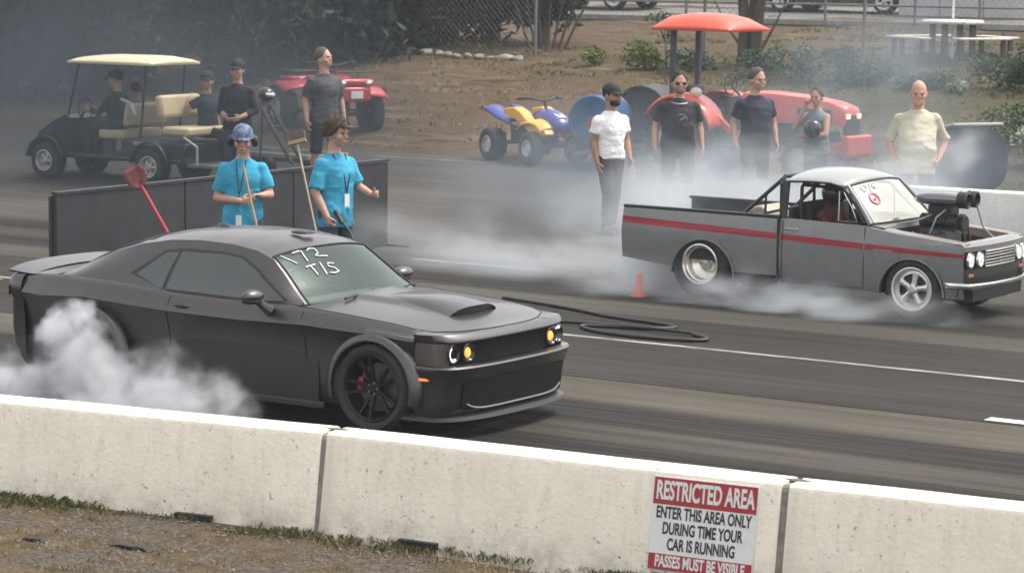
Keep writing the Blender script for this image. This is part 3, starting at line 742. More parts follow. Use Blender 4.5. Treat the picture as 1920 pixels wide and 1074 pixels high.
# interior seen through the screen
b = MB(); b.box(-1.1, -.70, -.68, .68, .70, .90); b.box(-3.0, -.8, -.72, .72, .55, .62)
for s in (-1, 1): b.box(-1.95, -1.75, s*.38-.24, s*.38+.24, .6, 1.12, rot=(0, -.2, 0)); b.ell((-1.98, s*.38, 1.18), (.05, .13, .08))
b.build('interior', mat('dark interior', (.045,.045,.045), .8), car, bevel=.02)
MB().lathe([(.165, 0), (.178, .012), (.19, 0), (.178, -.012)], c=(-1.12, -.36, .97), axis='x', n=28, close=True).build('steering_wheel', BLACK, car)
MB().box(-1.22, -1.17, -.10, .10, 1.17, 1.23).build('rear_view_mirror', BLACK, car, bevel=.01)
b = MB(); b.grid([[(-1.05, y, .905+.0*y) for y in (-.6,-.2,.2,.6)], [(-.76, y, .915) for y in (-.6,-.2,.2,.6)]]); b.build('dashboard', mat('dusty dashboard', (.12,.125,.12), .7), car, smooth=0)
dv0 = thing('person', 'person driving the dark grey coupe, dimly seen behind the windscreen', 'person', (0,0,0))
bpy.context.view_layer.update(); dv0.matrix_world = car.matrix_world.copy()
b = MB(); b.loft([[(-1.72+ox+rx*math.cos(a), .38*-1+ry*math.sin(a), z) for a in [2*math.pi*k/16 for k in range(16)]] for z, rx, ry, ox in ((.55,.13,.17,0),(.70,.12,.16,0),(.86,.12,.19,-.02),(.96,.10,.20,-.02),(1.02,.06,.10,-.01),(1.08,.05,.05,0),(1.12,.05,.05,0))])
b.ell((-1.70,-.38,1.18), (.095,.078,.12))
for s in (-1, 1):
    b.ell((-1.73, -.38+s*.19, .94), (.06,.06,.06)); b.cyl((-1.73, -.38+s*.19, .94), (-1.50, -.38+s*.23, .80), .05, .042); b.ell((-1.50, -.38+s*.23, .80), (.045,)*3); b.cyl((-1.50, -.38+s*.23, .80), (-1.18, -.38+s*.14, .98), .042, .032); b.ell((-1.15, -.38+s*.14, .99), (.045,.035,.04))
b.build('body', mat('driver skin and sleeves', (.24,.15,.11), .7), dv0, smooth=60)
b = MB(); b.loft([[(-1.72+rx*math.cos(a), -.38+ry*math.sin(a), z) for a in [2*math.pi*k/16 for k in range(16)]] for z, rx, ry in ((.56,.14,.18),(.86,.135,.205),(.98,.11,.21),(1.03,.07,.11))]); b.build('t_shirt', mat('driver dark shirt', (.03,.03,.035), .8), dv0, smooth=60)

def scribble(name, strokes, m, parent, surf, w=.012):
    b = MB()
    for st in strokes:
        pts = [Vector(p) for p in st]
        b.tube([p + Vector(surf) for p in pts], w, 6)
    return b.build(name, m, parent)
CHALK = mat('white chalk writing', (.85,.87,.84), .8)
WR = [[(.055,.06),(.25,.15)], [(.07,.19),(.06,.285),(.075,.30),(.255,.27)], [(.085,.37),(.05,.42),(.07,.48),(.15,.47),(.19,.41),(.20,.43),(.225,.54)],
      [(.34,.20),(.325,.315)], [(.335,.255),(.50,.255)], [(.31,.38),(.52,.345)], [(.36,.52),(.34,.46),(.39,.43),(.44,.49),(.50,.50),(.52,.44),(.50,.39)]]
def wsp(u, v, off=.006):
    i = 7.75+u*3.2; vv = -.955+v*1.91*.74; p = Vector(top_pt(i, vv)); return p + Vector((off*.8, 0, off*.8))
scribble('windscreen_writing', [[tuple(wsp(u, v)) for u, v in st] for st in WR], CHALK, car, (0,0,0), .0050)
# ================================================================== grey drag pickup
TP = mat('grey primer blue paint', (.180,.181,.182), .36, .12, coat=.35, var=.08, vscale=5)
TRED = mat('dark red stripe', (.30,.016,.030), .4, var=.12, vscale=7)
tr = thing('pickup_truck', 'old grey drag pickup with red side stripe and exposed blown engine, smoking rear tyres', 'pickup truck', (-11.358, 25.85, .010), R(-1.44))
TF, TR2 = -.02, -2.50; TFR, TRR = .365, .385; TZ = .30
def tarch(x):
    z = .245 if x > -1.56 else .34+(.06*max(0, (-2.9-x)/.6))
    for c, r, zc in ((TF, TFR, .26), (TR2, TRR, .275)):
        d = abs(x-c)
        if d < r: z = max(z, zc+math.sqrt(r*r-d*d))
    return z
TW = [(-3.55,.755),(-3.3,.770),(-2.5,.778),(-1.5,.780),(-.6,.778),(0,.772),(.35,.758),(.58,.735)]
def tedge(x): return itp([(-3.6,.958),(-1.57,.948),(-1.5,.955),(-.55,.935),(-.2,.885),(.1,.862),(.45,.825),(.6,.80)], x)
def tside(x, top=None):
    wv = itp(TW, x); ze = tedge(x) if top is None else top; zb = tarch(x)
    lo = [(wv-.05,.245),(wv-.018,.34),(wv-.004,.48),(wv,.60),(wv-.002,.70)]
    pts = [(y, max(z, zb)) for y, z in lo]
    pts += [(wv-.006, max(.775, zb+.003)), (wv-.012, max(.80, zb+.006)), (wv-.020, ze-.04), (wv-.032, ze-.010), (wv-.055, ze)]
    return pts
def side_rows(x0, x1, mir=True):
    xs = {x0, x1}; x = x0
    while x < x1: xs.add(round(x, 4)); x += .1
    for c, r in ((TF, TFR), (TR2, TRR)):
        for k in range(21):
            q = round(c - r*math.cos(math.pi*k/20), 4)
            if x0 < q < x1: xs.add(q)
    xs = sorted(xs); xs = [a for i, a in enumerate(xs) if i == 0 or a-xs[i-1] > .004]
    return [[(x, -y, z) for y, z in tside(x)] for x in xs]
# bed
bed = MB(); rows = side_rows(-3.50, -1.59); 
rr0 = [(-3.53 - .025*(1-abs(z-.70)/.4), y*.99, z) for x, y, z in rows[0]]
bed.grid([rr0]+rows); bed.mirror_y()
bed.grid([[(-3.535-.02*(1-abs(z-.68)/.35), y, z) for y in (-.745, -.3, .3, .745)] for z in (.40,.46,.52)])
bd = bed.build('bed', TP, tr, smooth=40)
b = MB()
for s in (-1, 1):
    b.box(-3.50, -1.60, s*.69-.006, s*.69+.006, .45, .945)
    b.box(-2.93, -2.08, s*.40, s*.685, .45, .74)
b.box(-3.50, -1.60, -.69, .69, .43, .45); b.box(-1.61, -1.595, -.72, .72, .43, .95)
b.build('bed_interior', mat('black bed interior', (.018,.018,.018), .7), tr, smooth=0)
b = MB()
for s in (-1, 1): b.box(-3.54, -1.585, s*.705-.035, s*.705+.035, .950, .978)
b.build('bed_rail', BLACK, tr, bevel=.006)
b = MB(); b.box(-2.0, -1.68, -.25, .30, .45, .80); b.cyl((-2.2, -.1, .84), (-2.2, .45, .84), .16, n=20)
b.build('fuel_cell', mat('tan aluminium', (.38,.33,.27), .45, .5, var=.2, vscale=9), tr, bevel=.02)
# cab lower body, doors, fenders
cab = MB(); cab.grid(side_rows(-1.565, .545)); cab.mirror_y()
# rear wall of the cab below the window
cab.box(-1.57, -1.555, -.74, .74, .25, .95)
cab.build('cab_body', TP, tr, smooth=40)
b = MB()
for s in (-1, 1):
    for x in (-1.578,): b.box(x-.010, x+.012, s*.765-.02, s*.765+.004, .30, .95)
    b.tube([(-.565, s*(.777 if z < .8 else .762), z) for z in (.28,.4,.6,.8,.92)], .0045, 5)
    b.tube([(x, s*.762, .285) for x in (-1.53,-1.1,-.6)], .004, 5); b.tube([(-1.53, s*(.782 if z < .8 else .764), z) for z in (.3,.45,.6,.78,.94)], .004, 5)
b.build('panel_gap', BLACK, tr)
# stripe: strips lying 2 mm proud of the flank
def stripe(x0, x1):
    b = MB(); N = 16; rows = []
    for k in range(N+1):
        x = lerp(x0, x1, k/N); t = (x+3.55)/(4.12); zt = lerp(.872, .722, t) if x > -3.0 else .868; zt = itp([(-3.56,.856),(-1.55,.794),(-.55,.752),(.57,.712)], x); h = itp([(-3.56,.072),(-1.0,.066),(.57,.040)], x)
        wv = itp(TW, x); f = lambda z: wv-.002 if z < .70 else (lerp(wv-.002, wv-.006, (z-.70)/.075) if z < .775 else (lerp(wv-.006, wv-.012, (z-.775)/.025) if z < .8 else lerp(wv-.012, wv-.020, (z-.8)/max(.02, tedge(x)-.84))))
        rows.append([(x, -(f(zt-h*j/4)+.0025), zt-h*j/4) for j in range(5)])
    b.grid(rows); b.mirror_y(); return b.build('side_stripe', TRED, tr, smooth=60)
stripe(-3.545, -1.60); stripe(-1.55, -.575); stripe(-.555, .56)
b = MB(); b.box(-1.50, -1.34, -.789, -.774, .838, .856); b.box(-1.50, -1.34, .774, .789, .838, .856); b.build('door_handle', CHROME, tr, bevel=.004)
MB().box(-.46, -.24, -.777, -.770, .690, .704).build('fender_emblem', mat('worn emblem', (.42,.36,.28), .3, .8), tr)
# front end: fender tops, radiator panel, grille
b = MB()
for s in (-1, 1):
    rows = []
    for i in range(14):
        x = lerp(-.56, .56, i/13); wv = itp(TW, x)-.055; ze = tedge(x); inner = itp([(-.56,.50),(-.3,.535),(.1,.56),(.40,.585),(.56,.59)], x)
        rows.append([(x, s*wv, ze), (x, s*lerp(wv, inner, .4), ze+.010), (x, s*lerp(wv, inner, .8), ze+.006), (x, s*inner, ze-.004), (x, s*(inner-.004), ze-.09)])
    b.grid(rows)
b.build('fender_top', mat('rusty grey fender top', (.17,.165,.155), .42, .1, coat=.2, col2=(.27,.20,.155), vscale=3.5), tr, smooth=40)
b = MB(); b.grid([[(-.56-.0, y, .945+.02*(1-(y/.72)**2)) for y in [-.72+.144*i for i in range(11)]], [(-.36, y, .925+.02*(1-(y/.72)**2)) for y in [-.72+.144*i for i in range(11)]], [(-.34, y, .86) for y in [-.72+.144*i for i in range(11)]]])
b.build('cowl', TP, tr, smooth=30)
b = MB(); N = 20
def fx(y): return .625-.075*abs(y/.735)**2.5
ysf = [-.735+1.47*i/N for i in range(N+1)]
b.grid([[(fx(y)-.12, y, tedge(.5)+.012*(1-(y/.735)**2)) for y in ysf], [(fx(y)-.03, y, .812+.012*(1-(y/.735)**2)) for y in ysf], [(fx(y), y, .785) for y in ysf], [(fx(y)-.005, y, .735) for y in ysf]])
b2 = MB(); b2.grid([[(fx(y)-.01, y, .555) for y in ysf], [(fx(y)-.01, y, .52) for y in ysf], [(fx(y)-.04, y, .40) for y in ysf], [(fx(y)-.08, y, .27) for y in ysf]]); b2.build('front_valance', mat('dark valance', (.035,.034,.033), .5), tr, smooth=40)
for s in (-1, 1): b.grid([[(fx(s*.735)-.00, s*.735, z), (.545, s*(itp(TW,.545)-.006), z)] for z in (.80,.735,.64,.55,.52,.42,.36,.30)])
b.build('front_panel', TP, tr, smooth=40)
b = MB(); b.grid([[(fx(y)-.03, y, z) for y in ysf] for z in (.735, .555)]); b.build('grille_back', mat('dark grille back', (.05,.045,.04), .5, .3), tr, smooth=0)
b = MB()
for z in (.725,.695,.665,.632,.600,.570): b.tube([(fx(y)+.004, y, z) for y in [-.36+.72*i/14 for i in range(15)]], .006 if z not in (.725,.570) else .010, 6)
for y in (-.36, 0, .36): b.tube([(fx(y)+.002, y, .57), (fx(y)+.002, y, .725)], .006, 6)
b.build('grille', mat('old chrome', (.58,.54,.50), .28, 1.0), tr)
for s in (-1, 1):
    for y in (.645, .475):
        x = fx(y)+.005
        h = MB().lathe([(.082, .0), (.078, .02), (.066, .018), (.060, -.01), (.03, -.03), (.001, -.035)], c=(x, s*y, .650), axis='x', n=28).build('headlight', CHROME, tr, smooth=50)
        MB().lathe([(.062, .008), (.045, .020), (.001, .028)], c=(x, s*y, .650), axis='x', n=24).build('lamp_lens', mat('headlamp glass', (.55,.56,.55), .12, .2, coat=.5, emit=((.9,.95,1), .25)), h, smooth=60)
    MB().box(fx(s*.62)-.01, fx(s*.62)+.012, s*.62-.06, s*.62+.06, .475, .505).build('indicator_lamp', mat('faded indicator', (.30,.13,.09), .4), tr, bevel=.004)
b = MB(); rows = []
yb = [-.80+1.6*i/26 for i in range(27)]
def bx_(y): return .715-.12*abs(y/.8)**2.2 - (.22*max(0, (abs(y)-.74)/.06) if abs(y) > .74 else 0)
for dx, z in ((-.03,.362),(.008,.372),(.016,.392),(.008,.412),(-.03,.422)): rows.append([(bx_(y)+dx, y, z) for y in yb])
b.grid(rows); b.build('front_bumper', CHROME, tr, smooth=50, solid=.004)
b = MB(); b.box(-.40, .60, -.60, .60, .22, .34); b.box(.30, .56, -.34, .34, .20, .34); b.box(-1.5, -.4, -.68, .68, .24, .30); b.box(-3.4, -1.6, -.45, .45, .34, .44)
b.build('underbody', BLACK, tr, smooth=0)
b = MB()
for c, r, zc, yi in ((TF, TFR, .26, .50), (TR2, TRR, .275, .40)):
    for s in (-1, 1):
        b.lathe([(r+.003, s*.76), (r+.01, s*yi)], c=(c, 0, zc), axis='y', n=24, a0=0, a1=math.pi)
        b.box(c-r, c+r, s*yi-.01, s*yi+.01, .2, zc+r)
b.build('wheel_well', mat('wheel well', (.012,.012,.012), .9), tr, smooth=30)
b = MB()
for s in (-1, 1):
    for c, r, zc in ((TF, TFR, .26), (TR2, TRR, .275)):
        b.tube([(c+(r+.004)*math.cos(R(a)), s*(itp(TW, c)+.001), zc+(r+.004)*math.sin(R(a))) for a in range(0, 181, 9)], .010, 6)
b.build('arch_lip', TP, tr, smooth=60)
# engine bay
b = MB(); b.box(-.34, .50, -.50, .50, .36, .42); b.box(.47, .50, -.55, .55, .42, .79); b.box(-.35, -.33, -.55, .55, .42, .9)
b.build('engine_bay', BLACK, tr, smooth=0)
b = MB()
for s in (-1, 1):
    b.box(-.28, .32, s*.19-.06, s*.19+.06, .62, .72, rot=(-s*R(32), 0, 0))
    for k in range(4): b.tube([(-.2+.145*k, s*.24, .62), (-.2+.145*k, s*.36, .60), (-.22+.145*k, s*.42, .50), (-.2+.14*k, s*.42, .40)], .026, 8)
b.cyl((.36, -.20, .66), (.36, -.14, .66), .07, n=16); b.cyl((.36, .10, .60), (.40, .10, .60), .09, n=16)
b.box(-.25, .30, -.16, .16, .55, .74); b.cyl((.38,-.26,.72), (.38,-.14,.72), .055, n=16); b.cyl((.42,.20,.70),(.42,.34,.70), .06, n=16)
b.build('engine_block', mat('polished engine metal', (.48,.47,.45), .25, .9, var=.3, vscale=14), tr, bevel=.008)
b = MB(); b.box(-.24, .10, -.15, .15, .74, .83); b.cyl((-.20, -.10, .84), (-.20, .10, .84), .05); 
for k in range(9): b.box(-.20+.032*k, -.192+.032*k, -.165, .165, .83, .885)
b.box(-.22, .12, -.14, .14, .83, .88); b.build('intake_manifold', mat('cast engine parts', (.20,.20,.20), .35, .7, var=.3, vscale=12), tr, bevel=.006)
b = MB(); b.box(-.23, .13, -.13, .13, .885, 1.045); b.cyl((-.25,-.065,.965), (.17,-.065,.965), .083, n=20); b.cyl((-.25,.065,.965), (.17,.065,.965), .083, n=20); b.cyl((.17,0,.95),(.22,0,.95),.085, n=20); b.box(-.17,.09,-.10,.10,1.045,1.135)
for k in range(8): b.box(-.21+.042*k, -.202+.042*k, -.155, .155, .91, 1.02)
sup = b.build('supercharger', mat('black supercharger', (.035,.035,.035), .35, .5), tr, bevel=.006)
MB().tube([(.20, .0+.07*math.cos(a), .95+.07*math.sin(a)) if math.sin(a) > -.2 else (.30, .06*math.cos(a), .60) for a in [2*math.pi*i/20 for i in range(20)]], .012, 6, closed=True).build('drive_belt', BLACK, sup)
b = MB(); rows = []
for x, hw, z0_, z1 in ((-.36,.05,1.165,1.20),(-.30,.12,1.145,1.245),(-.18,.17,1.135,1.268),(0,.185,1.135,1.275),(.14,.185,1.140,1.270),(.19,.185,1.145,1.265)):
    r = []
    for k in range(24):
        a = 2*math.pi*k/24; r.append((x, hw*math.copysign(abs(math.cos(a))**.6, math.cos(a)), (z0_+z1)/2+(z1-z0_)/2*math.copysign(abs(math.sin(a))**.7, math.sin(a))))
    rows.append(r)
b.loft(rows); hat = b.build('injector_scoop', mat('dark polished scoop', (.20,.20,.21), .2, .8), tr, smooth=50)
b = MB()
for y in (-.105, .105):
    b.lathe([(.085, .0), (.088, .10), (.072, .11), (.06, .07), (.001, .06)], c=(.185, y, 1.205), axis='x', n=24); b.cyl((.20, y, 1.12), (.20, y, 1.295), .012)
b.build('scoop_butterfly', BLACK, hat, smooth=40)
b = MB()
for pts in ([(-.1,-.16,1.04),(-.2,-.3,.98),(-.35,-.38,.95),(-.42,-.42,.93)], [(.05,-.14,1.1),(.0,-.26,1.02),(-.05,-.3,.85)], [(.19,.18,1.2),(.25,.22,1.1),(.30,.26,.9),(.4,.3,.8)], [(-.3,-.2,.85),(-.1,-.33,.80),(.2,-.36,.78),(.42,-.34,.76)]): b.tube(pts, .010, 6)
b.build('engine_hose', mat('braided hose', (.25,.25,.26), .4, .4), tr)
# roof and pillars
RZ = lambda y: .055*(1-abs(y/.60)**2.3)
TR_RAIL = [(-1.60,.600,1.325),(-1.56,.605,1.352),(-1.45,.610,1.366),(-1.25,.612,1.368),(-1.05,.610,1.362),(-.92,.600,1.345),(-.86,.592,1.325)]
b = MB(); rows = []
for i, (x, y, z) in enumerate(TR_RAIL):
    cr = [.03,.065,.085,.092,.088,.070,.05][i]; xb = [-.03,-.03,-.03,-.01,.02,.05,.06][i]
    rows.append([(x+xb*(1-v*v), v*y, z+cr*(1-abs(v)**2.4)) for v in [-1+.1*k for k in range(21)]])
b.grid(rows)
for s in (-1, 1): b.grid([[(x, s*y, z) for x, y, z in TR_RAIL], [(x, s*(y+.022), z-.018) for x, y, z in TR_RAIL], [(x, s*(y+.010), z-.030) for x, y, z in TR_RAIL]])
b.build('roof', mat('grey paint with roof highlight', (.27,.275,.27), .30, .2, coat=.4), tr, smooth=50, solid=.006)  # roof grey lighter than the flanks, its highlight put into the colour
b = MB()
for s in (-1, 1):
    b.tube([(-.86, s*.60, 1.325), (-.72, s*.645, 1.18), (-.60, s*.685, 1.04), (-.525, s*.708, .945)], [.024,.026,.028,.032], 8)
b.build('windscreen_pillar', TP, tr, smooth=60)
b = MB()
for s in (-1, 1):
    b.box(-1.60, -1.53, s*.655-.018, s*.655+.012, .94, 1.345, rot=(s*R(9), 0, 0))
    b.tube([(-1.53, s*.628, 1.335), (-1.3, s*.634, 1.345), (-1.05, s*.634, 1.342), (-.90, s*.625, 1.305), (-.78, s*.648, 1.19), (-.66, s*.69, 1.04), (-.60, s*.712, .955)], .013, 6)
b.build('door_frame', BLACK, tr, smooth=40)
TWS = glass_screen('old windscreen glass', (.62,.62,.56), .22, (.95,.92,.82), 1.3)
def tws(u, v):     # u 0 top..1 base, v -1..1
    y = v*lerp(.575, .685, u); return (lerp(-.845, -.505, u) + lerp(.065, .10, u)*(1-v*v), y, lerp(1.325, .955, u) + .035*(1-u)*(1-v*v)+.008*(1-v*v))
b = MB(); b.grid([[tws(i/8, -1+.1*j) for j in range(21)] for i in range(9)]); b.build('windscreen', TWS, tr, smooth=60)
b = MB(); b.tube([tws(0, -1+.1*j) for j in range(21)] + [tws(i/8, 1) for i in range(1, 9)] + [tws(1, 1-.1*j) for j in range(1, 21)] + [tws(1-i/8, -1) for i in range(1, 8)], .012, 6, closed=True); b.build('windscreen_seal', BLACK, tr)
b = MB(); b.tube([(-.46,-.3,.955),(-.44,-.05,.965),(-.46,.2,.975)], .006, 5); b.tube([(-.44,.15,.965),(-.43,.4,.975),(-.47,.6,.985)], .006, 5); b.build('wiper', BLACK, tr)
b = MB()
for s in (-1, 1): b.tube([(-.93, s*.655, .95), (-.935, s*.638, 1.27), (-.88, s*.634, 1.26), (-.78, s*.655, 1.12), (-.69, s*.69, .965), (-.93, s*.69, .955)], .008, 6)
b.build('vent_window_frame', CHROME, tr)
# roll bar outside with diagonal stays to the bed, cage inside, net, seat and driver
CAGE = mat('black roll cage', (.02,.02,.02), .4)
b = MB()
b.tube([(-1.66,-.56,.95),(-1.66,-.56,1.30),(-1.66,-.50,1.375),(-1.66,.50,1.375),(-1.66,.56,1.30),(-1.66,.56,.95)], .024, 8)
for s in (-1, 1):
    b.tube([(-1.66, s*.52, 1.36), (-2.10, s*.58, .965)], .022, 8); b.tube([(-1.86, s*.545, 1.18), (-1.86, s*.56, .95)], .014, 8)
b.tube([(-1.68,.5,1.05),(-2.05,-.4,.93)], .016, 8)
b.build('roll_bar', CAGE, tr)
b = MB()
b.tube([(-1.42,-.58,.5),(-1.42,-.56,1.28),(-1.42,-.50,1.32),(-1.42,.50,1.32),(-1.42,.56,1.28),(-1.42,.58,.5)], .02, 8)
for s in (-1, 1): b.tube([(-1.42, s*.54, 1.30), (-.95, s*.54, 1.29), (-.62, s*.60, .98), (-.58, s*.6, .5)], .018, 8); b.tube([(-1.42, s*.58, .60), (-.7, s*.62, .82)], .018, 8)
for y in (-.25, .05, .32): b.tube([(-1.44, y, .95), (-1.44, y, 1.31)], .016, 8)
b.build('roll_cage', CAGE, tr)
b = MB(); b.box(-1.50, -.55, -.66, .66, .30, .56); b.box(-.72, -.52, -.66, .66, .78, .90); b.box(-1.53, -1.48, -.66, .66, .5, 1.06)
b.box(-1.36, -.95, -.50, -.06, .52, .62); b.box(-1.46, -1.32, -.50, -.06, .55, 1.12, rot=(0, -.15, 0)); b.build('interior', mat('cab interior', (.022,.020,.020), .8), tr, bevel=.02)
MB().lathe([(.165, 0), (.177, .012), (.19, 0), (.177, -.012)], c=(-.86, -.28, .90), axis='x', n=28, close=True).build('steering_wheel', BLACK, tr)
MB().box(-.40, -.36, -.3, .3, .93, .93) if False else None
fw = [wheel(tr, TF+.0, s*.655, .315, .312, .218, .19, s, 'five', ALU, .2) for s in (-1, 1)]
rw = [wheel(tr, TR2-.05, s*.575, .385, .375, .210, .33, s, 'deep', mat('polished deep rim', (.80,.77,.70), .22, .9), .5) for s in (-1, 1)]
# writing and sticker on the windscreen, placed on its surface
def on_tws(u, v, off=.004): p = tws(u, v); return (p[0]+off*.75, p[1], p[2]+off*.65)

scribble('windscreen_writing', [[on_tws(u, v) for u, v in st] for st in ([(.10,-.80),(.05,-.74),(.07,-.66),(.17,-.64),(.22,-.70),(.19,-.78),(.10,-.80)], [(.04,-.50),(.24,-.58)], [(.09,-.36),(.06,-.42),(.14,-.47),(.20,-.42),(.17,-.36),(.16,-.41)])], mat('grey white marker', (.62,.60,.60), .8), tr, (0,0,0), .006)
b = MB()
b.tube([on_tws(.42+.13*math.sin(a), -.62+.115*math.cos(a)) for a in [2*math.pi*i/20 for i in range(20)]], .010, 6, closed=True)
b.ell(on_tws(.44, -.62), (.010,.022,.022), 10, 6); b.build('windscreen_sticker', mat('pink sticker', (.55,.16,.22), .5), tr)

# driver: only helmet, shoulders and arms show
dv = thing('person', 'person in dark helmet and dark red suit driving the grey pickup', 'person', tuple(tr.matrix_basis @ Vector((0,0,0))))
bpy.context.view_layer.update(); dv.matrix_world = tr.matrix_world.copy()
b = MB(); b.loft([[(-1.20+ox+rx*math.cos(a), -.28+ry*math.sin(a), z) for a in [2*math.pi*k/16 for k in range(16)]] for z, rx, ry, ox in ((.62,.13,.17,0),(.75,.12,.16,-.01),(.90,.12,.19,-.03),(1.0,.10,.20,-.03),(1.05,.06,.10,-.02),(1.12,.05,.05,-.01),(1.20,.05,.05,0))])
for s in (-1, 1):
    b.ell((-1.22, -.28+s*.19, .98), (.06,.06,.06)); b.cyl((-1.22, -.28+s*.19, .98), (-1.05, -.28+s*.24, .80), .05, .042); b.ell((-1.05, -.28+s*.24, .80), (.045,)*3); b.cyl((-1.05, -.28+s*.24, .80), (-.88, -.28+s*.15, .90), .042, .032); b.ell((-.87, -.28+s*.15, .91), (.045,.035,.04))
    b.ell((-1.15, -.28+s*.1, .62), (.10,.09,.09)); b.cyl((-1.15, -.28+s*.1, .62), (-.75, -.28+s*.12, .66), .085, .06)
b.build('body', mat('dark red racing suit', (.10,.015,.018), .8), dv, smooth=60)
MB().ell((-1.19, -.28, 1.21), (.135,.115,.13), 20, 12).build('helmet', mat('dark helmet', (.03,.015,.015), .3, coat=.5), dv, smooth=60)
MB().ell((-1.10, -.28, 1.20), (.06,.085,.05), 14, 8).build('visor', BLACK, dv, smooth=60)
# ================================================================== people
def voxmesh(mb, vox, smooth_it=2):
    me = mb.mesh('tmp'); o = bpy.data.objects.new('tmp', me); COL.objects.link(o)
    md = o.modifiers.new('r', 'REMESH'); md.mode = 'VOXEL'; md.voxel_size = vox; md.use_smooth_shade = True
    ms = o.modifiers.new('s', 'SMOOTH'); ms.factor = .5; ms.iterations = smooth_it
    dg = bpy.context.evaluated_depsgraph_get(); dg.update()
    out = bpy.data.meshes.new_from_object(o.evaluated_get(dg)); bpy.data.objects.remove(o); bpy.data.meshes.remove(me)
    for p in out.polygons: p.use_smooth = True
    return out
def putmesh(name, me, m, parent):
    me.materials.clear(); me.materials.append(m); me.name = name
    o = bpy.data.objects.new(name, me); COL.objects.link(o); o.parent = parent; return o
def capsule(b, p0, p1, r0, r1, n=14):
    p0, p1 = Vector(p0), Vector(p1); b.cyl(p0, p1, r0, r1, n); b.ell(p0, (r0,)*3, n, 8); b.ell(p1, (r1,)*3, n, 8)
def limb(b, pts, rs):
    for (p, r), (q, t) in zip(zip(pts, rs), list(zip(pts, rs))[1:]): capsule(b, p, q, r, t)
def hand(b, w, d, n, curl=.5, size=1.0, thumb=1):
    """wrist point, direction of the fingers, palm normal (towards the palm side)"""
    w, d, n = Vector(w), Vector(d).normalized(), Vector(n); n = (n - d*n.dot(d)).normalized(); s = d.cross(n)*thumb
    pc = w + d*.045*size
    M = Matrix((d, s, n)).transposed()
    vs = MB().ell((0,0,0), (.050*size, .040*size, .016*size), 16, 10)
    b.add([pc + M @ Vector(v) for v in vs.v], vs.f); capsule(b, w - d*.02, w+d*.02, .026*size, .024*size)
    for k, (off, ln) in enumerate(((-.030, .072), (-.010, .082), (.010, .076), (.029, .060))):
        base = w + d*.082*size + s*off*size; c = curl*(1+.08*k)
        d1 = d*math.cos(c)+n*math.sin(c); d2 = d*math.cos(c*2.1)+n*math.sin(c*2.1); d3 = d*math.cos(c*2.9)+n*math.sin(c*2.9)
        a = base + d1*ln*.5*size; e = a + d2*ln*.32*size; f = e + d3*ln*.25*size
        limb(b, [base, a, e, f], [.0105*size, .0098*size, .009*size, .008*size])
    tb = w + d*.03*size - s*.034*size; t1 = tb + (d*.6 - s*.55 + n*.35*(.3+curl)).normalized()*.040*size; t2 = t1 + (d*.75 - s*.1 + n*.6*(.3+curl)).normalized()*.032*size
    limb(b, [tb, t1, t2], [.014*size, .012*size, .0095*size])
SK = mat('skin', (.47,.27,.19), .5, var=.08, vscale=18)
HAIRD = mat('dark hair', (.025,.018,.013), .8, var=.5, vscale=40); HAIRG = mat('grey brown hair', (.075,.062,.052), .8, var=.5, vscale=40)
JEAN = mat('blue jeans', (.045,.055,.078), .85, var=.25, vscale=12, bump=.5, bscale=25); DKP = mat('dark trousers', (.016,.016,.019), .85, var=.3, vscale=10, bump=.5, bscale=22)
SHOE = mat('dark shoes', (.03,.028,.026), .6)
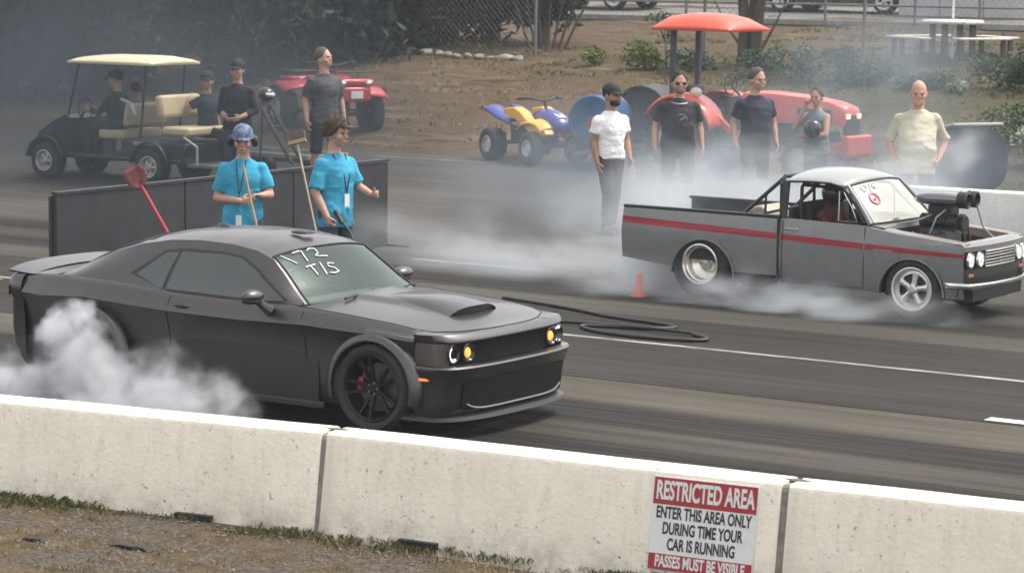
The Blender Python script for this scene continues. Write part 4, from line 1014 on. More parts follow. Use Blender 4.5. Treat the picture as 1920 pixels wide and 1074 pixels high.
def person(label, loc, yaw, H=1.8, shirt=None, pants=None, armL=None, armR=None, head=(0, 0), hair='short', hairmat=None, skin=None, girth=1.0, belly=0.0, shirt_hem=.86, sleeve=.55, shorts=False, lean=0.0, seated=None, curlL=.35, curlR=.35, beard=None, palmL=None, palmR=None, shoulders=1.0, legs=None, group=None, pelvis=None, shoe=None, stance=.10, vox=.0095):
    """local frame: faces +X, left hand towards +Y, feet at z=0, built 1.8 m tall and scaled"""
    skin = skin or SK; t = thing('person', label, 'person', loc, yaw, group, scale=H/1.8)
    b = MB(); G = girth; lz = 0.0
    dz = 0.0 if pelvis is None else pelvis-.95
    tors = [(.86,.105,.150,0),(.95,.118,.168,0),(1.05,.105,.150,.004),(1.16,.108,.150,.006),(1.28,.118,.168,.008),(1.36,.112,.178,.004),(1.42,.098,.172,-.002),(1.465,.076,.130,-.006),(1.50,.062,.088,-.006),(1.54,.058,.063,-.002),(1.60,.056,.058,.006)]
    def ring(z, rx, ry, ox, n=20, gx=1, gy=1): return [(ox+rx*gx*math.cos(2*math.pi*k/n)+lean*(z-.95), ry*gy*math.sin(2*math.pi*k/n), z+dz) for k in range(n)]
    def bl(z): return belly*math.exp(-((z-1.10)/.15)**2)
    b.loft([ring(z, rx*(G if z < 1.45 else 1)+bl(z)*.5, ry*(G*shoulders if 1.2 < z < 1.47 else (G if z < 1.45 else 1))+bl(z)*.15, ox+bl(z)*.5) for z, rx, ry, ox in tors])
    # legs
    if legs is None:
        q_ = math.sin(loc[0]*37.0); legs = [[(0, s*stance, .93), (.015+.05*q_*s+.02, s*(stance+.015+.01*q_), .50), (-.012+.10*q_*s, s*(stance+.03), .09)] for s in (1, -1)]
    for lg in legs:
        limb(b, lg, [.088*G, .057, .040]); 
        a = Vector(lg[2]); limb(b, [a+Vector((-.03,0,-.045)), a+Vector((.10,0,-.055)), a+Vector((.16,0,-.065))], [.036,.034,.024])
    sh = [Vector((lean*.5-.005, s*.172*G*shoulders, 1.405+dz)) for s in (1, -1)]
    dfl = lambda s: [(lean*.3-.02, s*(.235*G*shoulders), 1.14+dz), (lean*.1+.04, s*(.245*G*shoulders), .90+dz)]
    arms = [armL or dfl(1), armR or dfl(-1)]; hands = []
    for i, (s0, ar) in enumerate(zip(sh, arms)):
        e, w_ = Vector(ar[0]), Vector(ar[1]); limb(b, [s0, s0.lerp(e, .5), e, e.lerp(w_, .35), w_], [.058, .053, .046, .045, .031])
        dv = Vector(ar[2]) if len(ar) > 2 else (w_-e); pn = (palmL, palmR)[i] or ((0, -1, 0), (0, 1, 0))[i]
        hand(b, w_, dv, pn, (curlL, curlR)[i], 1.0, (1, -1)[i]); hands.append(w_)
    # head
    hy, hp = head; HM = Matrix.Translation((lean*.62, 0, 1.56+dz)) @ Euler((0, hp, hy)).to_matrix().to_4x4() @ Matrix.Scale(1.19, 4)
    def hd(mb): 
        return [HM @ Vector(v) for v in mb.v]
    h = MB(); h.ell((.006,0,.145), (.096,.076,.108), 20, 14); h.ell((.030,0,.085), (.066,.058,.072), 16, 10); h.ell((.072,0,.045), (.025,.028,.022), 12, 8)
    h.ell((.101,0,.108), (.020,.013,.026), 10, 8); h.ell((.094,0,.150), (.014,.048,.012), 12, 6); h.ell((.092,0,.064), (.014,.025,.011), 10, 6); h.ell((.060,.042,.10), (.035,.028,.03), 10, 6); h.ell((.060,-.042,.10), (.035,.028,.03), 10, 6)
    for s in (1, -1): h.ell((.0, s*.079, .112), (.020,.010,.032), 10, 8)
    h.cyl((-.01,0,-.05), (0,0,.08), .055, .054, 16)
    b.add(hd(h), h.f)
    body = putmesh('body', voxmesh(b, vox, 2), skin, t)
    e_ = MB()
    for s in (1, -1): e_.ell((.088, s*.031, .130), (.010,.014,.007), 10, 6)
    q = MB(); q.add(hd(e_), e_.f); q.build('eye', mat('dark eyes', (.03,.02,.015), .3), t)
    e_ = MB()
    for sg in (1, -1): e_.box(.092, .1015, sg*.031-.016, sg*.031+.016, .143, .149)
    q = MB(); q.add(hd(e_), e_.f); q.build('eyebrow', hairmat or HAIRD, t)
    e_ = MB(); e_.ell((.100, 0, .064), (.008,.022,.006), 12, 6); q = MB(); q.add(hd(e_), e_.f); q.build('mouth', mat('lips', (.26,.10,.085), .5), t)
    # hair, headwear
    hm = hairmat or HAIRD
    def hpart(name, mb, m, **k): q = MB(); q.add(hd(mb), mb.f); return q.build(name, m, t, **k)
    if hair in ('short', 'bushy', 'cap', 'camo'):
        k = {'short': .945, 'bushy': 1.16, 'cap': .90, 'camo': .90}[hair]; hh = MB(); n = 28
        for i in range(13):
            ph = math.pi*.02 + (math.pi*(.60 if hair != 'short' else .55))*i/12
            for j in range(n):
                a = 2*math.pi*j/n; front = max(0, math.cos(a)); lim = 1-.55*front**1.5+.10*noise.noise((a*2.5, loc[0], 1))
                p2 = ph*lim; jit = 1+(.05*noise.noise((math.cos(a)*3, math.sin(a)*3, i*.8+loc[0]))+.05*noise.noise((math.cos(a)*9, math.sin(a)*9, i*2.1)))*(2 if hair == 'bushy' else 1)
                hh.v.append((-.004+.104*k*jit*math.sin(p2)*math.cos(a), .086*k*jit*math.sin(p2)*math.sin(a), .150+.116*k*jit*math.cos(p2)))
        hh.f += [(i*n+j, i*n+(j+1) % n, (i+1)*n+(j+1) % n, (i+1)*n+j) for i in range(12) for j in range(n)] + [tuple(range(n))]
        hpart('hair', hh, hm, solid=.012)
    if hair in ('cap', 'camo', 'bushycap'):
        cm = mat('camouflage cap', (.012,.022,.07), .8, col2=(.20,.26,.36), vscale=22) if hair == 'camo' else mat('black cap', (.015,.015,.016), .8)
        c = MB(); c.ell((-.002,0,.165), (.110,.092,.100), 24, 8, zmin=0.0); hpart('cap', c, cm)
        c = MB(); rows = []
        L_ = .0 if hair == 'camo' else .085
        if hair == 'camo': c.lathe([(.098,.165),(.104,.170),(.110,.150),(.102,.150)], c=(0,0,0), n=28, close=True); c.v = [(x*1.03, y*.90, z) for x, y, z in c.v]; L_ = .05
        for i in range(9):
            a = R(-62+124*i/8); rows.append([(.085*math.cos(a)+.012, .088*math.sin(a), .170), (.085*math.cos(a)+.012+L_*math.cos(a*.9), .086*math.sin(a), .158-.02*abs(math.sin(a)))])
        c.grid(rows); hpart('cap_brim', c, cm, solid=.006)
    if hair == 'muffs' or hair == 'camo':
        c = MB()
        for s in (1, -1): c.ell((.0, s*.103, .112), (.045,.028,.052), 14, 10)
        c.tube([(0, .105*math.sin(a), .13+.15*math.cos(a)) for a in [R(-80+16*i) for i in range(11)]], .008, 6) if hair == 'muffs' else c.tube([(-.06, .105*math.cos(a), .12-.02*math.sin(a)) if False else (-.11*math.sin(a), .105*math.cos(a), .11) for a in [R(18*i) for i in range(11)]], .008, 6)
        hpart('ear_defenders', c, mat('black ear defenders', (.02,.02,.022), .5))
    if beard:
        c = MB(); c.ell((.052,0,.050), (.060,.060,.038), 16, 8); c.ell((.05,.0,.066), (.055,.064,.03), 14, 6); hpart('beard', c, beard)
    if hair in ('glasses',) or head is not None and hair == 'shades': pass
    # shirt
    sm = shirt
    s = MB(); f = 1.0
    st = [(shirt_hem,.132,.185,.004),(.95,.138,.190,.004),(1.05,.128,.176,.006),(1.16,.126,.172,.008),(1.28,.136,.186,.010),(1.36,.130,.190,.006),(1.42,.112,.180,-.002),(1.465,.090,.142,-.004),(1.495,.078,.100,-.004),(1.515,.070,.078,-.002)]
    st = [q for q in st if q[0] >= shirt_hem-.001]
    s.loft([ring(z, rx*(G if z < 1.45 else 1)+bl(z)*.5, ry*(G*shoulders if 1.2 < z < 1.47 else (G if z < 1.45 else 1))+bl(z)*.15, ox+bl(z)*.5, 28) for z, rx, ry, ox in st])
    if sleeve > 0:
        for s0, ar in zip(sh, arms):
            e = Vector(ar[0]); en = s0.lerp(e, min(1, sleeve)); s.ell(s0, (.078,.074,.066), 16, 10); s.cyl(s0, en, .074, .075 if sleeve < .9 else .055, 18)
            if sleeve > 1: w_ = Vector(ar[1]); s.ell(e, (.058,)*3); s.cyl(e, e.lerp(w_, sleeve-1), .056, .046, 16)
    me = voxmesh(s, vox*1.5, 2)
    for v in me.vertices:
        c = v.co; k = noise.noise((c.x*5+loc[0], c.y*5+loc[1], c.z*11)); k2 = noise.noise((c.x*12, c.y*12+3, c.z*22+loc[0]*3)); nrm = v.normal
        k3 = noise.noise((c.x*3+2, c.y*9, c.z*3.5+c.y*6+loc[0]*5)); v.co = c + nrm*max(-.004, (.014*k + .007*k2 + .012*k3 + .004)*(1.4 if c.z < 1.2+dz else .75))
    putmesh('t_shirt', me, sm, t)
    # trousers
    p = MB(); rr = [(.0 if False else .84,.112,.160,0),(.92,.124,.176,0),(1.0,.118,.166,.002),(1.04,.112,.158,.003)]
    p.loft([ring(z, rx*G+bl(z)*.15, ry*G, ox, 24) for z, rx, ry, ox in rr])
    for lg in legs:
        a, k, e = (Vector(q) for q in lg)
        if shorts:
            e2 = k.lerp(e, .12); p.ell(a, (.098*G,)*3, 16, 10); p.cyl(a, k, .098*G, .080, 18); p.ell(k, (.078,)*3, 16, 10); p.cyl(k, e2, .080, .082, 18)
        else:
            p.ell(a, (.100*G,)*3, 16, 10); p.cyl(a, k, .100*G, .072, 18); p.ell(k, (.072,)*3, 16, 10); p.cyl(k, e+(k-e).normalized()*.02, .072, .062, 18)
    me = voxmesh(p, vox*1.6, 2)
    for v in me.vertices:
        c = v.co; v.co = c + v.normal*(.008*noise.noise((c.x*7, c.y*7+loc[1], c.z*13))+.002)
    putmesh('shorts' if shorts else 'trousers', me, pants or JEAN, t)
    q = MB()
    for lg in legs:
        a = Vector(lg[2]); q.ell(a+Vector((.045,0,-.055)), (.135,.050,.040), 16, 8); q.ell(a+Vector((-.02,0,-.02)), (.055,.046,.05), 12, 8)
        q.box(a.x-.085, a.x+.175, a.y-.046, a.y+.046, a.z-.092, a.z-.070)
    q.build('shoe', shoe or SHOE, t, smooth=60)
    return t, HM, hands
BLUE = mat('bright blue t-shirt', (.035,.30,.47), .85, var=.12, vscale=5, bump=.35, bscale=18)
WHT = mat('white t-shirt', (.76,.75,.76), .85, bump=.6, bscale=16, var=.04, vscale=8)
BLKT = mat('black t-shirt', (.020,.020,.024), .85, var=.2, vscale=8, bump=.4, bscale=18)
NAVT = mat('dark navy t-shirt', (.022,.027,.040), .85, var=.15, vscale=8, bump=.4, bscale=18)
GRYT = mat('charcoal t-shirt', (.060,.064,.072), .85, var=.12, vscale=8, bump=.5, bscale=18)
BEI = mat('pale yellow green shirt', (.48,.455,.35), .85, var=.10, vscale=6, bump=.5, bscale=15)
TC = R(-57)      # yaw that looks straight at the camera
# two helpers in blue
kidL, HM, hl = person('person in blue t-shirt with camouflage cap and ear defenders holding a broom', (-17.48, 21.74, 0), TC+R(6), 1.85, BLUE, JEAN,
    armL=[(.06, .27, 1.15), (.25, .185, 1.16), (.3, -.8, .1)], armR=[(-.02, -.26, 1.11), (.22, -.03, 1.10), (.25, .95, .05)], head=(R(-4), R(12)), hair='camo', sleeve=.78, curlL=.8, curlR=.8, palmL=(.2,-.2,-1), palmR=(-.7,.4,0), shirt_hem=.72, girth=1.05, vox=.008)
b = MB(); b.tube([(.165,.03,1.515),(.22,-.03,1.20),(.19,-.04,1.16)], .006, 5); b.tube([(.11,-.07,1.50),(.165,-.05,1.25),(.19,-.04,1.16)], .006, 5); b.build('lanyard', mat('dark lanyard', (.02,.03,.06), .7), kidL)
MB().box(.155, .160, -.075, -.015, .84, .95).build('badge', mat('white badge', (.7,.72,.72), .5), kidL)
kidR, HM, hl = person('person in blue t-shirt with brown hair, face turned right, holding a black wand', (-16.90, 22.56, 0), TC+R(52), 1.90, BLUE, JEAN,
    armR=[(-.02, -.27, 1.13), (.12, -.25, .90), (.3, 0, -.8)], armL=[(.10, .25, 1.16), (.32, .20, 1.10), (1, -.1, .15)], head=(R(8), R(4)), hair='bushy', hairmat=mat('brown hair', (.045,.028,.018), .85, var=.5, vscale=40), sleeve=.85, curlR=.8, curlL=.6, shirt_hem=.78, girth=1.12, vox=.008)
q = MB(); q.ell((.01,0,.200), (.095,.080,.068), 20, 8, zmin=0.0); q.box(.07,.18,-.05,.05,.188,.198)
c = MB(); c.add([HM @ Vector(v) for v in q.v], q.f); c.build('cap', mat('faded dark cap', (.06,.045,.035), .8), kidR)
b = MB(); b.tube([(.05,-.09,1.51),(.16,-.04,1.30),(.165,.0,1.12)], .006, 5); b.tube([(.06,.08,1.51),(.165,.04,1.30),(.165,.0,1.12)], .006, 5); b.build('lanyard', mat('dark lanyard', (.02,.03,.06), .7), kidR)
MB().box(.160, .166, -.035, .035, .98, 1.11).build('badge', mat('white badge', (.7,.72,.72), .5), kidR)
# men behind the smoke
person('person in white t-shirt and black cap standing with arms down', (-17.70, 29.55, .13), TC+R(40), 1.88, WHT, DKP, head=(R(8), R(2)), hair='cap', beard=mat('dark beard', (.02,.014,.012), .85), sleeve=.62, shirt_hem=.93, girth=1.06, shoulders=1.08,
    armR=[(-.05, -.245, 1.15), (.02, -.235, .90)], armL=[(.03, .24, 1.15), (.14, .20, .93)], skin=mat('tanned skin', (.36,.19,.125), .5, var=.08, vscale=18))
pp, HM, _ = person('person in black t-shirt with a round print, glasses and neck chain', (-17.78, 31.46, .21), TC+R(8), 1.90, BLKT, DKP, head=(0, R(6)), hair='short', sleeve=.75, shirt_hem=.86, girth=1.16, belly=.05, shorts=True,
    armR=[(-.05, -.29, 1.15), (.04, -.31, .90)], armL=[(-.05, .29, 1.15), (.04, .31, .90)], beard=mat('stubble', (.20,.13,.10), .8))
b = MB(); b.lathe([(.062,0),(.075,.002),(.085,0)], c=(.172,0,1.24), axis='x', n=24); b.tube([(.176,-.05,1.21),(.182,.0,1.25),(.176,.05,1.28)], .010, 5)
b.build('chest_print', mat('grey chest print', (.26,.22,.22), .8), pp)
b = MB(); b.tube([(.125*math.cos(a)+.006, .115*math.sin(a), 1.475-.03*math.cos(a)) for a in [R(-75+15*i) for i in range(11)]], .009, 6); b.build('neck_chain', mat('silver chain', (.5,.5,.5), .4, .5), pp)
b = MB(); b.box(.118,.128,-.115,.045,.868,.884); b.build('shirt_hem_tag', mat('pale print line', (.5,.5,.5), .8), pp)
c = MB(); c.box(.088,.100,-.062,-.008,.118,.140); c.box(.088,.100,.008,.062,.118,.140); c.box(.092,.100,-.01,.01,.130,.137); q = MB(); q.add([HM @ Vector(v) for v in c.v], c.f); q.build('glasses', BLACK, pp)
person('person in plain dark navy t-shirt with short grey hair in front of the red tractor', (-17.06, 32.31, .23), TC+R(25), 1.92, NAVT, JEAN, head=(R(10), R(4)), hair='short', hairmat=HAIRG, sleeve=.7, shirt_hem=.84, girth=1.14, belly=.04, shorts=True,
    armR=[(-.06, -.285, 1.15), (.03, -.30, .90)], armL=[(-.02, .28, 1.15), (.08, .27, .91)])
person('bald person in pale yellow-green shirt with hands in pockets behind the far barrier', (-14.08, 31.05, .2), TC+R(-6), 1.93, BEI, JEAN, head=(0, R(10)), hair='none', sleeve=.95, shirt_hem=.76, girth=1.12, belly=.17, skin=mat('pink skin', (.50,.27,.20), .5, var=.08, vscale=18),
    armR=[(-.10, -.33, 1.14), (.06, -.25, .93), (.3, .4, -.8)], armL=[(-.10, .33, 1.14), (.06, .25, .93), (.3, -.4, -.8)], beard=mat('light stubble', (.44,.26,.20), .7), shoulders=1.05)
ph, HM, _ = person('person in grey tank top with one hand raised, a black helmet under the arm', (-16.72, 33.5, .25), TC+R(-50), 1.62, mat('grey tank top', (.16,.20,.20), .85, var=.15, vscale=8), DKP, head=(R(20), R(5)), hair='short', hairmat=HAIRG, sleeve=0, shirt_hem=.84, girth=1.2,
    armR=[(.20, -.27, 1.22), (.14, -.115, 1.56), (0, .1, .9)], armL=[(.12, .30, 1.14), (.34, .10, 1.12)], curlR=.9, legs=None)
hp_ = thing('helmet', 'round black helmet held under the arm of the person in grey tank top', 'helmet', tuple(ph.matrix_basis @ Vector((0,0,0))))
bpy.context.view_layer.update(); hp_.location = ph.matrix_world @ Vector((.30,.20,1.24))
MB().ell((0,0,0), (.13,.12,.13), 20, 12).build('helmet_shell', mat('glossy black shell', (.012,.012,.013), .2, coat=.6), hp_)
MB().tube([(.08*math.cos(a), .135*math.sin(a)-.0, -.06) for a in [R(-60+12*i) for i in range(11)]], .012, 6).build('helmet_trim', BLACK, hp_)
person('person in charcoal t-shirt and dark shorts looking right in front of the red quad', (-24.25, 32.1, .22), TC+R(38), 2.0, GRYT, mat('dark shorts cloth', (.020,.022,.030), .85), head=(R(25), R(-10)), hair='short', hairmat=HAIRG, sleeve=.8, shirt_hem=.84, girth=1.14, shorts=True,
    armR=[(-.06, -.275, 1.15), (.02, -.30, .89)], armL=[(-.02, .28, 1.15), (.05, .29, .90)])
# ================================================================== wall, brooms, shovel, hoses, cones
DKW = mat('dark rubber faced panel', (.022,.023,.027), .6, var=.25, vscale=3, bump=.2, bscale=6)
wallt = thing('spray_guard_wall', 'long low dark panel wall standing across the track behind the blue-shirted pair', 'wall', (-19.55, 21.12, 0), R(91))
for i, (a, c) in enumerate(((0, 2.15), (2.17, 4.2), (4.22, 6.2))): MB().box(a, c, -.03, .03, .02, 1.10-.01*i).build('panel', DKW, wallt, bevel=.006)
b = MB()
for x in (0, 2.16, 4.21, 6.2): b.box(x-.02, x+.02, -.34, .04, 0, .05); b.box(x-.02, x+.02, .032, .07, .0, 1.08)
b.box(0, 6.2, -.045, .045, 1.095, 1.125); b.build('frame', mat('dark steel frame', (.05,.05,.055), .5, .5), wallt, smooth=0)
WOODH = mat('wooden handle', (.42,.26,.13), .6, var=.2, vscale=12)
def broom(name, label, top, foot, head_at_top, m, hw=.26):
    t = thing(name, label, 'broom', foot); v = Vector(top)-Vector(foot)
    MB().tube([(0,0,0), v*.5, v], .0125, 8).build('handle', m, t)
    c = v if head_at_top else Vector((0,0,0)); n = v.normalized(); s = n.cross(Vector((-.5,.85,0))).normalized() if head_at_top else Vector((.85,.5,0))
    M = Matrix((s, n.cross(s), n)).transposed(); sg = 1 if head_at_top else -1
    for nm, z0_, z1_, mm, k in (('block', 0, .05, mat('broom block', (.30,.20,.12), .7), 1.0), ('bristles', .05, .15, mat('dark bristles', (.10,.085,.07), .95, bump=.8, bscale=60), 1.04)):
        q = MB().box(-hw/2*k, hw/2*k, -.035*k, .035*k, z0_, z1_); q.v = [tuple(c + M @ Vector((x, y, z*sg))) for x, y, z in q.v]; q.build(nm, mm, t, bevel=.005)
    return t
broom('push_broom', 'wooden broom held upright by the person with ear defenders', (-17.24, 21.44, 1.52), (-16.86, 21.46, .14), False, WOODH)
broom('push_broom', 'upturned wooden broom leaning on the dark panel wall between the blue-shirted pair', (-19.56, 25.36, 1.42), (-19.05, 25.20, .02), True, mat('weathered handle', (.40,.33,.26), .7), .22)
sh = thing('red_shovel', 'upturned red-handled shovel leaning on the dark panel wall', 'shovel', (-18.62, 22.42, .0))
v = Vector((-.62, -.26, 1.14)); REDH = mat('red painted handle', (.42,.03,.05), .4)
MB().tube([(0,0,0), v*.5, v], .020, 8).build('handle', REDH, sh)
q = MB(); n = v.normalized(); s_ = Vector((.84,.52,0)); s_ = (s_-n*s_.dot(n)).normalized(); u_ = n.cross(s_); rows = []
for i in range(9):
    t_ = i/8; wv = .035+.085*min(1, t_*2.5)*(1-.35*max(0, t_-.7)/.3); rows.append([tuple(v + n*(t_*.26-.03) + s_*(wv*k/3) + u_*(.02-.022*abs(k/3)**2)) for k in range(-3, 4)])
q.grid(rows); q.build('blade', mat('worn red blade', (.20,.06,.06), .5, .3, var=.4, vscale=20), sh, solid=.004)
HOSE = mat('black rubber hose', (.016,.016,.017), .5)
b = MB(); pts = []
for (x, y) in ((-15.6,23.85),(-14.6,23.55),(-13.9,23.25),(-13.25,23.10),(-12.95,22.95),(-13.15,22.72),(-13.6,22.58),(-13.75,22.45),(-13.4,22.22),(-12.85,22.16),(-12.42,22.25),(-12.30,22.42),(-12.60,22.62),(-13.2,22.66),(-14.1,22.55),(-15.0,22.48),(-16.0,22.5)): pts.append(Vector((x, y, .035)))
sm_ = []
for i in range(len(pts)-1):
    p0_, p1_, p2_, p3_ = pts[max(0, i-1)], pts[i], pts[i+1], pts[min(len(pts)-1, i+2)]
    for k in range(8):
        t_ = k/8; q_ = .5*((2*p1_)+(-p0_+p2_)*t_+(2*p0_-5*p1_+4*p2_-p3_)*t_*t_+(-p0_+3*p1_-3*p2_+p3_)*t_**3); q_.z = .033+.012*(1 if i in (12, 13) else 0); sm_.append(q_)
b.tube(sm_, .019, 8); tag(b.build('rubber_hose', HOSE, smooth=60), 'thick black hose lying in loops on the centre strip', 'hose')
b = MB(); b.tube([(-16.70,22.38,.93),(-16.55,22.36,.80),(-16.35,22.30,.50),(-16.2,22.28,.20),(-15.9,22.3,.03),(-15.2,22.6,.03),(-15.0,22.9,.03)], .014, 8)
b.cyl((-16.76,22.39,1.0), (-16.66,22.37,.88), .028); tag(b.build('spray_wand', HOSE), 'black wand and hose held by the person in blue with brown hair', 'hose')
CONE = mat('orange red cone', (.62,.10,.05), .5)
def cone(label, loc, h, m=CONE, r=.14, band=None, g_=None):
    t = thing('traffic_cone', label, 'cone', loc, 0, g_)
    MB().lathe([(r, .025), (.025, h), (.015, h+.006), (.001, h+.006)], n=24).build('cone_body', m, t, smooth=50)
    MB().box(-r*1.3, r*1.3, -r*1.3, r*1.3, 0, .028).build('base', m, t, bevel=.01)
    if band: MB().lathe([(r*.62+.002, h*.38), (r*.40+.002, h*.60)], n=24).build('reflective_band', band, t, smooth=0)
cone('small red cone in the smoke behind the pickup rear wheel', (-14.58, 25.0, 0), .25, r=.06)
cone('orange cone standing between the legs of the person in the printed black t-shirt', (-20.44, 36.04, .31), .36)
cone('dull olive cone with a pale band right of the person in white', (-19.75, 33.6, .26), .42, mat('olive cone', (.16,.16,.08), .7), .15, mat('pale band', (.6,.6,.5), .6))

# ================================================================== golf cart with its riders
CB = mat('dark cart body', (.030,.036,.050), .35, .1, coat=.4); CREAM = mat('cream vinyl', (.62,.52,.34), .5, var=.08, vscale=6); CRM2 = mat('cream roof plastic', (.70,.62,.43), .45)
gc = thing('golf_cart', 'lifted dark golf cart with cream roof and cream seats carrying riders', 'golf cart', (-26.47, 31.25, .18), R(181))
for x in (0, 2.08):
    for s in (-1, 1): wheel(gc, x, s*.50, .285, .285, .155, .24, s, 'five', ALU, .5)
# left flank faces the camera
b = MB(); b.box(-.55, 2.15, -.52, .52, .34, .42); b.box(-.62, .62, -.50, .50, .42, .66); b.box(-.62,-.52,-.5,.5,.34,.6)
b.build('chassis', CB, gc, bevel=.03)
b = MB(); rows = []
for x, z, w_ in ((1.62,.42,.50),(1.62,.95,.50),(1.74,1.0,.50),(1.98,.90,.50),(2.30,.72,.48),(2.42,.58,.42),(2.42,.42,.40),(2.30,.36,.38)): rows.append([(x, y, z) for y in (-w_, -w_*.6, 0, w_*.6, w_)])
b.grid(rows)
for s in (-1, 1): b.add([(1.62, s*.5, .42), (1.62, s*.5, .95), (1.74, s*.5, 1.0), (1.98, s*.5, .90), (2.30, s*.48, .72), (2.42, s*.42, .58), (2.42, s*.40, .42), (2.30, s*.38, .36)], [(0,1,2,3,4,5,6,7)])
b.build('front_cowl', CB, gc, smooth=30)
for s in (-1, 1):
    for x in (0, 2.08):
        rows = [[(x+.36*math.cos(R(a)), s*yy, .30+.36*math.sin(R(a))) for yy in (.34,.60,.63)] for a in range(5, 176, 10)]
        MB().grid(rows).build('mudguard', CB, gc, smooth=60, solid=.02)
    MB().lathe([(.001,.03),(.04,.02),(.05,0)], c=(2.36, s*.30, .68), axis='x', n=16).build('headlight', CHROME, gc)
MB().box(.62, 1.10, -.48, .48, .66, .80).build('seat', CREAM, gc, bevel=.04)
MB().box(.50, .60, -.48, .48, .86, 1.22, rot=(0, -.18, 0)).build('backrest', CREAM, gc, bevel=.04)
MB().box(-.66, -.14, -.48, .48, .76, .89).build('rear_seat', CREAM, gc, bevel=.04)
MB().box(-.16, -.02, -.48, .48, 1.02, 1.36, rot=(0, .14, 0)).build('rear_backrest', CREAM, gc, bevel=.05)
MB().box(-1.10, -.60, -.45, .45, .30, .35).build('footplate', STEEL, gc, bevel=.01)
b = MB(); b.tube([(-.85,-.5,.35),(-.85,-.5,.62),(-.6,-.5,.75)], .018, 6); b.tube([(-.85,.5,.35),(-.85,.5,.62),(-.6,.5,.75)], .018, 6)
b.tube([(.34,.50,1.05),(.42,.52,1.22),(.60,.52,1.28)], .028, 6); b.build('grab_rail', mat('pale tube', (.5,.5,.48), .4), gc)
b = MB()
for s in (-1, 1):
    b.tube([(1.72, s*.46, .98), (1.48, s*.46, 1.82)], .018, 8); b.tube([(.28, s*.46, .70), (.15, s*.46, 1.82)], .018, 8)
b.build('roof_post', BLACK, gc)
b = MB(); rows = []
for x, k in ((-.04,.0),(0,.6),(.2,.95),(.6,1.0),(1.2,.95),(1.54,.62),(1.62,0)): rows.append([(x, y, 1.82+.10*k*(1-abs(y/.58)**4)) for y in (-.58,-.54,-.45,-.2,0,.2,.45,.54,.58)])
b.grid(rows); b.grid([[(-.04,-.58,1.815),(-.04,.58,1.815)],[(1.62,-.58,1.815),(1.62,.58,1.815)]]); b.build('roof', CRM2, gc, smooth=50, solid=.03)
b = MB(); b.tube([(1.68, .25, .9), (1.56, .25, 1.05)], .02, 6); b.lathe([(.15,0),(.165,.012),(.18,0),(.165,-.012)], c=(1.54,.25,1.08), axis='x', n=20, close=True); b.build('steering_wheel', BLACK, gc)
MB().box(-.15, .36, .52, .535, .60, .66).build('side_trim', mat('scuffed aluminium trim', (.45,.45,.44), .4, .7, var=.3, vscale=20), gc)
def cartpt(x, y, z): p = gc.matrix_basis @ Vector((x, y, z)); return p
gc.matrix_basis; bpy.context.view_layer.update()
SIT = [[(0, s*.10, .60), (.42, s*.12, .58), (.50, s*.12, .14)] for s in (1, -1)]
def sitter(label, lx, ly, yaw, shirt, pants, **k):
    p = gc.matrix_world @ Vector((lx, ly, .22)); return person(label, tuple(p), R(181)+yaw, k.pop('H', 1.75), shirt, pants, legs=k.pop('legs', SIT), pelvis=.62, **k)
sitter('person in dark jacket driving the golf cart', .92, .24, 0, mat('dark green jacket', (.022,.026,.024), .9), DKP, armL=[(.16,.26,.85),(.52,.10,.90)], armR=[(.16,-.26,.85),(.52,-.06,.90)], hair='cap', sleeve=1.7, curlL=.9, curlR=.9, head=(R(20), .1))
sitter('small person with red shorts and white socks on the golf cart front seat', .95, -.24, R(-6), mat('dark grey hoodie', (.03,.032,.036), .9), mat('red shorts', (.25,.03,.03), .8), hair='short', sleeve=1.6, H=1.5, shorts=True, shoe=mat('white shoes', (.65,.65,.66), .6))
sitter('person in dark clothes twisted round on the golf cart rear seat', -.42, -.28, R(176), mat('dark blue top', (.02,.03,.045), .9), DKP, hair='cap', sleeve=.8, armR=[(-.12,-.30,.98),(-.30,-.08,1.12)], head=(R(-60), 0))
person('person in dark jacket with white shoulder stripes and cap standing behind the golf cart', (-24.95, 30.9, .2), TC+R(-15), 1.86, mat('dark jacket', (.018,.02,.026), .9), JEAN, hair='cap', sleeve=1.6, skin=None, armR=[(-.02,-.27,1.14),(.18,-.12,1.05)], armL=[(-.02,.27,1.14),(.18,.12,1.05)], girth=1.08)
st_ = bpy.data.objects['person'] if False else None

